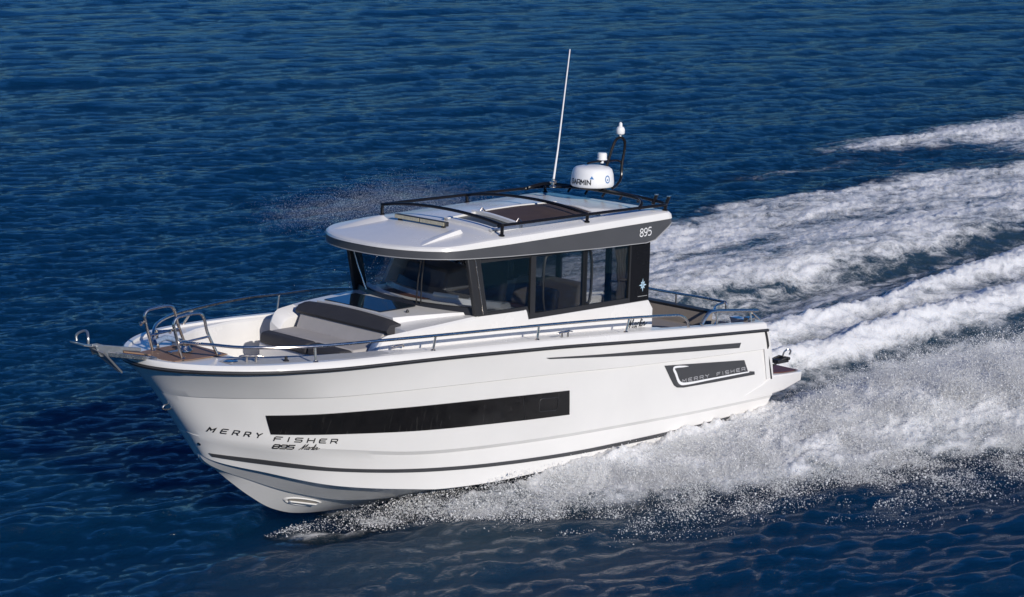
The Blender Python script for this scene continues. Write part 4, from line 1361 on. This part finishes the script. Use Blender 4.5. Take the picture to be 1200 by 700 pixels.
# radar dome with its lettering
prof = [(.10, 2.724), (.205, 2.726), (.24, 2.735), (.253, 2.755), (.252, 2.80), (.243, 2.88), (.225, 2.935), (.195, 2.957), (.12, 2.972), (.04, 2.978)]
q = MB(); q.lathe(prof, (1.67, 0, 0), 48); dome = q.build('radar_dome', M['radome'], boat, angle=40)
def dome_r(z): return float(np.interp(z, [p[1] for p in prof], [p[0] for p in prof]))
A0 = radians(-24)
def dome_place(u, v):
    z = 2.775+v; a = A0+u/.25
    r = dome_r(z)+.0025
    return Vector((1.67+r*cos(a), r*sin(a), z))
lettering('lettering', M['letter'], dome, 'GARMIN', dome_place, .052, .040, .013, .0105)
q = MB(); q.add([dome_place(.262, .064), dome_place(.312, .064), dome_place(.287, .100)], [(0, 1, 2)]); q.build('triangle_mark', M['blue'], dome, smooth=False)
q = MB(); ri, ro = [], []
A0b = radians(88)
def dp2(u, v):
    z = 2.835+v; a = A0b+u/.25; r = dome_r(z)+.003
    return Vector((1.67+r*cos(a), r*sin(a), z))
for k in range(25):
    a = 2*pi*k/24; ri.append(dp2(.026*cos(a), .034*sin(a))); ro.append(dp2(.036*cos(a), .046*sin(a)))
q.grid([ri, ro]); q.add([dp2(.010*cos(2*pi*k/10), -.006+.010*sin(2*pi*k/10)) for k in range(10)], [tuple(range(10))])
q.build('round_badge', M['blue'], dome, smooth=False)
# light mast loop behind the dome
q = MB()
lp = smooth_path([(1.43, .10, 2.70), (1.32, .06, 2.72), (1.20, .02, 2.80), (1.17, 0, 2.95), (1.13, 0, 3.16), (1.14, 0, 3.235), (1.20, 0, 3.275), (1.28, 0, 3.255), (1.34, 0, 3.17), (1.42, 0, 2.98), (1.48, 0, 2.85), (1.50, 0, 2.72)], 6)
q.tube(lp, .017, 10)
q.tube(smooth_path([(1.42, 0, 2.98), (1.46, 0, 3.005), (1.70, 0, 3.01), (1.76, 0, 3.0)], 4), .012, 8)
q.tube(smooth_path([(1.42, 0, 3.0), (1.30, 0, 3.01), (1.20, 0, 2.99), (1.16, 0, 2.94)], 4), .012, 8)
mast = q.build('light_mast', M['black'], boat)
q = MB(); q.lathe([(.012, 3.27), (.012, 3.31), (.045, 3.315), (.052, 3.33), (.052, 3.37), (.040, 3.395), (.022, 3.405), (.02, 3.44), (.008, 3.455)], (1.215, 0, 0), 20); q.build('anchor_light', M['radome'], mast)
q = MB(); q.lathe([(.02, 2.99), (.02, 3.02), (.06, 3.03), (.062, 3.036), (.056, 3.04), (.055, 3.10), (.045, 3.112)], (1.515, 0, 0), 24); q.build('gps_antenna', M['radome'], mast)
# whip aerial on its ratchet mount
q = MB(); q.tube([(1.96, -.35, 2.79), (1.90, -.35, 3.15), (1.745, -.35, 4.30)], [.013, .010, .0065], 8)
aer = q.build('whip_aerial', M['radome'], boat)
q = MB(); q.tube([(1.97, -.35, 2.715), (1.965, -.35, 2.80)], .020, 10); q.lathe([(.04, 0), (.04, .012), (.02, .03)], (1.97, -.35, 2.70), 14)
q.tube([(1.965, -.385, 2.765), (1.965, -.315, 2.765)], .022, 10); q.build('aerial_mount', M['steel'], aer)
q = MB(); q.tube([(1.97, -.35, 2.705), (1.80, -.35, 2.69), (1.67, -.35, 2.69)], .016, 8); q.build('aerial_arm', M['black'], arch)
# rod holders along the after crossbar
for y in (-.62, -.34, -.06, .22, .50, .74, .93):
    q = MB(); big = y > .6
    z0 = 2.60
    a = Vector((1.43, y, z0-.02)); b = a+Vector((-.06, .0, .105 if big else .06))
    q.tube([a, b], .021 if big else .015, 10)
    rh = q.build('rod_holder', M['black'], rack)
    q = MB(); q.lathe([(.024 if big else .017, 0), (.024 if big else .017, .01)], b, 10); q.build('holder_rim', M['steel'], rh)
# =================================================================== RAILS AND FITTINGS
ST = M['steel']
def cap_at(x, side=1):
    t = 1-math.sqrt(max(0, (7.99-x))/7.99); p = L_rub.at(np.array([t]))[0]
    cz = float(np.interp(x, [a[0] for a in CAPZ], [a[1] for a in CAPZ]))
    return Vector((x, side*(p[1]-.075), cz))

for s in (1, -1):
    q = MB()
    if s > 0:
        pts = [(7.62, .26, 1.66), (7.50, .52, 1.668), (7.36, .78, 1.668), (7.05, 1.03, 1.665), (6.71, 1.15, 1.655), (5.93, 1.26, 1.635), (5.22, 1.30, 1.605), (3.82, 1.325, 1.54), (2.44, 1.325, 1.458), (1.75, 1.31, 1.40), (1.52, 1.305, 1.37), (1.40, 1.30, 1.30), (1.36, 1.30, 1.20)]
    else:
        pts = [(7.56, -.36, 1.55), (7.53, -.40, 1.62), (7.40, -.55, 1.672), (7.05, -.82, 1.685), (6.4, -1.10, 1.675), (5.72, -1.25, 1.67), (5.29, -1.28, 1.655), (4.74, -1.30, 1.645), (3.82, -1.325, 1.56), (2.44, -1.325, 1.46), (1.75, -1.31, 1.40), (1.52, -1.305, 1.37), (1.38, -1.30, 1.20)]
    q.tube(smooth_path(pts, 6), .0155, 10)
    rail = q.build('guard_rail', ST, boat)
    for x, lean in ((6.72, 0), (5.30, .02), (3.85, 0.02), (2.46, .05)) if s > 0 else ((6.62, 0), (5.30, .03), (3.85, .02), (2.46, .05)):
        b = cap_at(x, s); 
        zt = float(np.interp(x, [p[0] for p in pts][::-1], [p[2] for p in pts][::-1]))
        yt = float(np.interp(x, [p[0] for p in pts][::-1], [p[1] for p in pts][::-1]))
        q = MB(); q.tube([b, (x-lean, yt, zt)], .0125, 8); q.lathe([(.026, -.003), (.026, .008), (.016, .016)], b, 12)
        q.build('rail_post', ST, rail)

# two boarding hoops in the bow
for s in (1, -1):
    q = MB(); y = s*.245
    pts = [(7.635, y, 1.475), (7.725, y, 1.80), (7.735, y, 1.86), (7.70, y, 1.91), (7.62, y, 1.925), (7.47, y, 1.93), (7.41, y, 1.915), (7.375, y, 1.86), (7.34, y+.0, 1.73), (7.24, y+s*.0+.05*(s > 0), 1.475)]
    q.tube(smooth_path(pts, 5), .0155, 10)
    q.tube([(7.325, y+.01*(s > 0), 1.685), (7.685, y, 1.655)], .012, 8)
    hp = q.build('bow_hoop', ST, boat)
    q = MB(); q.tube([(7.725, y-.03, 1.79), (7.765, y-.03, 1.79), (7.775, y, 1.775)], .014, 8); q.build('hook', ST, hp)
    for x in (7.635, 7.24):
        q = MB(); q.lathe([(.028, 0), (.028, .008), (.018, .018)], (x, y+(.05 if s > 0 and x < 7.5 else 0), 1.496), 12)
        q.build('foot_plate', ST, hp)
q = MB(); q.tube([(7.50, -.36, 1.48), (7.52, -.36, 1.68)], .016, 8); q.tube([(7.50, -.36, 1.66), (7.35, -.30, 1.66), (7.32, -.26, 1.66)], .012, 8); q.build('gate_post', ST, boat)
# windlass on the fore deck
q = MB(); q.lathe([(.075, 0), (.08, .02), (.055, .05), (.045, .075), (.06, .09), (.05, .105)], (7.42, -.02, 1.495), 20); q.box((7.40, -.02, 1.495), (7.62, .03, 1.53))
q.build('windlass', ST, boat, bevel=.005)
q = MB(); q.box((7.24, -.36, 1.492), (7.34, -.22, 1.56)); q.tube([(7.30, -.30, 1.55), (7.45, -.30, 1.60), (7.60, -.30, 1.56)], .03, 8); q.build('mooring_rope', pbr('blue white rope', (.25, .34, .5), .9, var=.5, vscale=60), boat, bevel=.01)

# cleats, filler and small deck fittings on the port side deck
def cleat(x, y, z, yaw=0, L=.24):
    q = MB(); R_ = Matrix.Translation((x, y, z)) @ Matrix.Rotation(yaw, 4, 'Z')
    pts = [R_ @ Vector(p) for p in ((-L/2, 0, .050), (-L*.3, 0, .058), (0, 0, .056), (L*.3, 0, .058), (L/2, 0, .050))]
    q.tube(smooth_path(pts, 4), [.007]*4+[.012]*4+[.014]+[.012]*4+[.012]*3+[.007], 8)
    for k in (-.045, .045): q.tube([R_ @ Vector((k, 0, 0)), R_ @ Vector((k, 0, .055))], .011, 8)
    return q.build('cleat', ST, boat)
def dz(x): return float(np.interp(x, [a[0] for a in CAPZ], [a[1] for a in CAPZ]))-.022
cleat(7.17, .73, dz(7.17)+.004, radians(-38))
cleat(3.42, 1.315, dz(3.42)+.022, radians(-2), .22)
q = MB(); q.lathe([(.07, 0), (.07, .006), (.055, .012), (.05, .008), (.03, .008)], (7.32, .60, dz(7.3)+.003), 20); q.build('fairlead', M['steel'], boat)
q = MB(); q.lathe([(.03, 0), (.03, .008), (.015, .02), (.015, .045), (.005, .05)], (6.88, .90, dz(6.9)+.003), 12); q.build('nav_light', M['blackmat'], boat)
# eyes on the stem
q = MB(); q.tube(smooth_path([(7.61, 0, 1.005), (7.68, 0, 1.0), (7.70, 0, .975), (7.67, 0, .955), (7.58, 0, .955)], 4), .009, 8); q.build('bow_eye', ST, boat)
q = MB(); p, n = on_hull(7.346, .577, .0); q.lathe([(.020, -.01), (.020, .003), (.012, .006)], p, 12, n.to_track_quat('Z', 'Y').to_matrix().to_4x4()); q.build('bow_drain', ST, boat)
# bow thruster tunnel recess in the forefoot
p0, n0 = on_hull(6.12, -.215, 0)
fr = MB()
zax = n0; xax = Vector((1, 0, .0)); xax = (xax-zax*xax.dot(zax)).normalized(); yax = zax.cross(xax)
def tp(a, r, e=1.0, o=0.0): 
    q_ = p0+xax*(r*1.55*cos(a))+yax*(r*.52*sin(a))+zax*o
    h, n, i, d = HBVH.find_nearest(q_)
    return h+n*o
A_ = [2*pi*k/32 for k in range(32)]
fr.grid([[tp(a, .150, o=.002) for a in A_], [tp(a, .135, o=.012) for a in A_], [tp(a, .115, o=.004) for a in A_]], closed=True)
thr = fr.build('thruster_tunnel', M['gel'], hull, angle=40)
fi = MB(); fi.grid([[tp(a, .114, o=.004) for a in A_], [tp(a, .07, o=.0035) for a in A_]], closed=True, cap1=True); fi.build('tunnel_mouth', pbr('shaded tunnel liner', (.30, .28, .25), .5, var=.3, vscale=20), thr)
fi = MB(); fi.tube([tp(pi, .10, o=.02), tp(0, .10, o=.02)], .02, 8, flat=.5); fi.build('tunnel_bar', M['gel'], thr)

# ------------------------------------------------------------------ bow roller platform
q = MB()
q.hexa([(7.86, -.15, 1.485), (8.44, -.055, 1.60), (8.44, .055, 1.60), (7.86, .15, 1.485), (7.86, -.15, 1.53), (8.44, -.055, 1.655), (8.44, .055, 1.655), (7.86, .15, 1.53)])
spr = q.build('bow_roller', ST, boat, bevel=.006)
q = MB(); q.hexa([(7.90, -.10, 1.542), (8.18, -.06, 1.602), (8.18, .06, 1.602), (7.90, .10, 1.542), (7.90, -.10, 1.553), (8.18, -.06, 1.614), (8.18, .06, 1.614), (7.90, .10, 1.553)])
q.build('roller_step', M['teak'], spr, smooth=False)
q = MB()
for s in (1, -1): q.prism([(8.18, s*.06, 1.56), (8.45, s*.06, 1.60), (8.50, s*.06, 1.70), (8.40, s*.06, 1.70), (8.20, s*.06, 1.63)], (0, s*.008, 0))
q.tube([(8.43, -.06, 1.665), (8.43, .06, 1.665)], .03, 12); q.build('roller_cheeks', M['galv'], spr)

# ------------------------------------------------------------------ stern
# swimming platform, port and starboard wings with red brown teak
for s in (1, -1):
    q = MB()
    top = [(.40, 1.31, .245), (.02, 1.335, .36), (-.20, 1.345, .445), (-.45, 1.34, .43), (-.80, 1.30, .405), (-.84, 1.25, .403)]
    bot = [(.40, 1.305, .215), (.02, 1.31, .20), (-.20, 1.31, .205), (-.45, 1.305, .22), (-.82, 1.275, .285), (-.86, 1.22, .29)]
    rows = []
    for a, b in zip(top, bot):
        rows.append([(a[0], s*a[1], a[2]), (b[0], s*b[1], b[2]), (b[0], s*(.62 if b[0] < 0 else 1.1), b[2]), (a[0], s*(.58 if a[0] < 0 else 1.1), a[2])])
    q.grid(rows if s > 0 else [r[::-1] for r in rows], closed=True, cap0=True, cap1=True)
    pf = q.build('swim_platform', M['gel'], boat, bevel=.018)
    q = MB(); q.prism([(-.16, s*1.25, .452), (-.45, s*1.29, .438), (-.78, s*1.255, .414), (-.80, s*.66, .414), (-.16, s*.66, .452)], (0, 0, .008)); q.build('teak_pad', M['teakred'], pf, smooth=False)
# folded boarding ladder on the port wing
q = MB()
for k in (0, .12): q.tube([(-.30-k*.2, 1.10+k, .53), (-.42, 1.16+k, .60), (-.50, 1.18+k, .62)], .014, 8)
q.tube([(-.50, 1.16, .61), (-.50, 1.33, .61)], .02, 8); q.box((-.54, 1.17, .555), (-.34, 1.29, .60))
lad = q.build('boarding_ladder', M['blackmat'], boat, bevel=.004)
q = MB(); q.tube(smooth_path([(-.50, 1.22, .62), (-.51, 1.24, .68), (-.54, 1.27, .71), (-.58, 1.28, .69), (-.57, 1.27, .64)], 5), .011, 8); q.build('ladder_handle', ST, lad)
# two outboard motors hang behind the transom
def outboard(y):
    q = MB()
    rows = []
    for x, w, z0, z1 in ((-.28, .10, .55, .78), (-.34, .15, .52, .86), (-.55, .17, .50, .90), (-.78, .155, .50, .87), (-.90, .10, .53, .80)):
        rows.append([(x, y+w*cos(a)*1.0, (z0+z1)/2+(z1-z0)/2*sin(a)) for a in np.linspace(0, 2*pi, 16, endpoint=False)])
    q.grid(rows, closed=True, cap0=True, cap1=True)
    o = q.build('outboard_motor', pbr('white motor cowl', (.75, .75, .75), .3), boat)
    q = MB(); q.hexa([(-.72, y-.05, -.75), (-.42, y-.05, -.75), (-.42, y+.05, -.75), (-.72, y+.05, -.75), (-.76, y-.07, .55), (-.34, y-.07, .55), (-.34, y+.07, .55), (-.76, y+.07, .55)])
    q.build('motor_leg', M['gel'], o, bevel=.02)
for y in (-.32, .32): outboard(y)
# aft cockpit bench
q = MB(); q.hexa([(.12, -1.05, .48), (.72, -1.05, .48), (.72, .62, .48), (.12, .62, .48), (.12, -1.05, .90), (.72, -1.05, .90), (.72, .62, .90), (.12, .62, .90)])
ab = q.build('aft_bench', M['gel2'], boat, bevel=.02)
q = MB(); q.box((.32, -1.03, .90), (.74, .62, 1.0)); q.build('seat_cushion', M['taupe'], ab, bevel=.03)
q = MB(); q.hexa([(.20, -1.05, .98), (.31, -1.05, .98), (.31, .66, .98), (.20, .66, .98), (.17, -1.05, 1.165), (.27, -1.05, 1.165), (.27, .66, 1.165), (.17, .66, 1.165)]); q.build('bench_back', M['taupe'], ab, bevel=.012)
q = MB(); q.box((.155, -1.06, 1.166), (.285, .67, 1.186)); q.build('bench_back_cap', M['blackmat'], ab, bevel=.006)
q = MB(); q.box((1.02, .30, .48), (1.62, 1.08, 1.12)); loc = q.build('cockpit_locker', pbr('taupe moulding', (.46, .42, .38), .5, var=.1), boat, bevel=.02)
q = MB(); q.box((1.05, .34, 1.125), (1.58, 1.04, 1.16)); q.build('locker_cushion', M['taupe'], loc, bevel=.015)
q = MB(); q.box((.15, 1.0, .48), (.85, 1.09, 1.02)); q.build('cockpit_side_pad', M['cushd'], boat, bevel=.02)
# rail across the stern and the port quarter
q = MB(); q.tube(smooth_path([(.12, -1.22, 1.20), (.11, -1.15, 1.27), (.10, -.36, 1.283), (.10, .70, 1.292), (.10, .79, 1.285), (.10, .80, 1.20)], 5), .0155, 10)
q.tube(smooth_path([(.11, .77, 1.285), (.28, .80, 1.27), (.46, .92, 1.25), (.58, 1.06, 1.21), (.72, 1.16, 1.15), (.92, 1.22, 1.14)], 5), .016, 10)
ar = q.build('stern_rail', ST, boat)
for y in (-.9, 0.0):
    q = MB(); q.tube([(.10, y, 1.10), (.10, y, 1.283)], .012, 8); q.build('rail_post', ST, ar)
q = MB(); q.tube(smooth_path([(1.02, 1.20, 1.19), (.95, 1.20, 1.27), (.88, 1.20, 1.32), (.80, 1.20, 1.325), (.40, 1.22, 1.29), (.12, 1.24, 1.262), (.05, 1.24, 1.255)], 6), .022, 10)
qr = q.build('quarter_rail', ST, boat)
for a, b in (((.78, 1.24, 1.12), (.78, 1.22, 1.31)), ((.16, 1.24, 1.12), (.16, 1.22, 1.26)), ((.02, 1.27, 1.14), (.16, 1.22, 1.26))):
    q = MB(); q.tube([a, b], .012, 8); q.build('rail_post', ST, qr)
q = MB(); q.box((.03, 1.12, 1.10), (.16, 1.20, 1.17)); q.build('stern_chock', ST, boat, bevel=.01)

# =================================================================== ANCHOR (hangs in the bow roller)
anchor = bpy.data.objects.new("anchor", None); col.objects.link(anchor)
anchor.location = (0, 0, LIFT); anchor.rotation_euler = boat.rotation_euler
tag(anchor, "galvanised plough anchor with a roll bar hanging in the bow roller ahead of the boat", "anchor")
G = M['galv']
q = MB(); q.hexa([(7.95, -.012, 1.575), (8.48, -.012, 1.665), (8.48, .012, 1.665), (7.95, .012, 1.575), (7.95, -.012, 1.61), (8.50, -.012, 1.715), (8.50, .012, 1.715), (7.95, .012, 1.61)])
q.build('shank', G, anchor, bevel=.004)
q = MB()
tip = Vector((8.20, 0, 1.40)); heel = Vector((8.55, 0, 1.72))
for s in (1, -1):
    w = Vector((8.40, s*.13, 1.66))
    a = [heel, tip, w]
    q.prism([Vector((8.50, 0, 1.69)), Vector((8.17, s*.025, 1.405)), Vector((8.44, s*.12, 1.655))], (.012, 0, -.014))
q.build('fluke', G, anchor)
q = MB(); q.tube(smooth_path([(8.60, -.10, 1.745), (8.60, -.10, 1.80), (8.575, -.05, 1.84), (8.56, 0, 1.85), (8.575, .05, 1.84), (8.60, .10, 1.80), (8.60, .10, 1.745)], 5), .012, 8)
q.prism([(8.46, -.03, 1.68), (8.66, -.12, 1.735), (8.66, .12, 1.735), (8.46, .03, 1.68)], (0, 0, .012)); q.build('roll_bar', G, anchor)
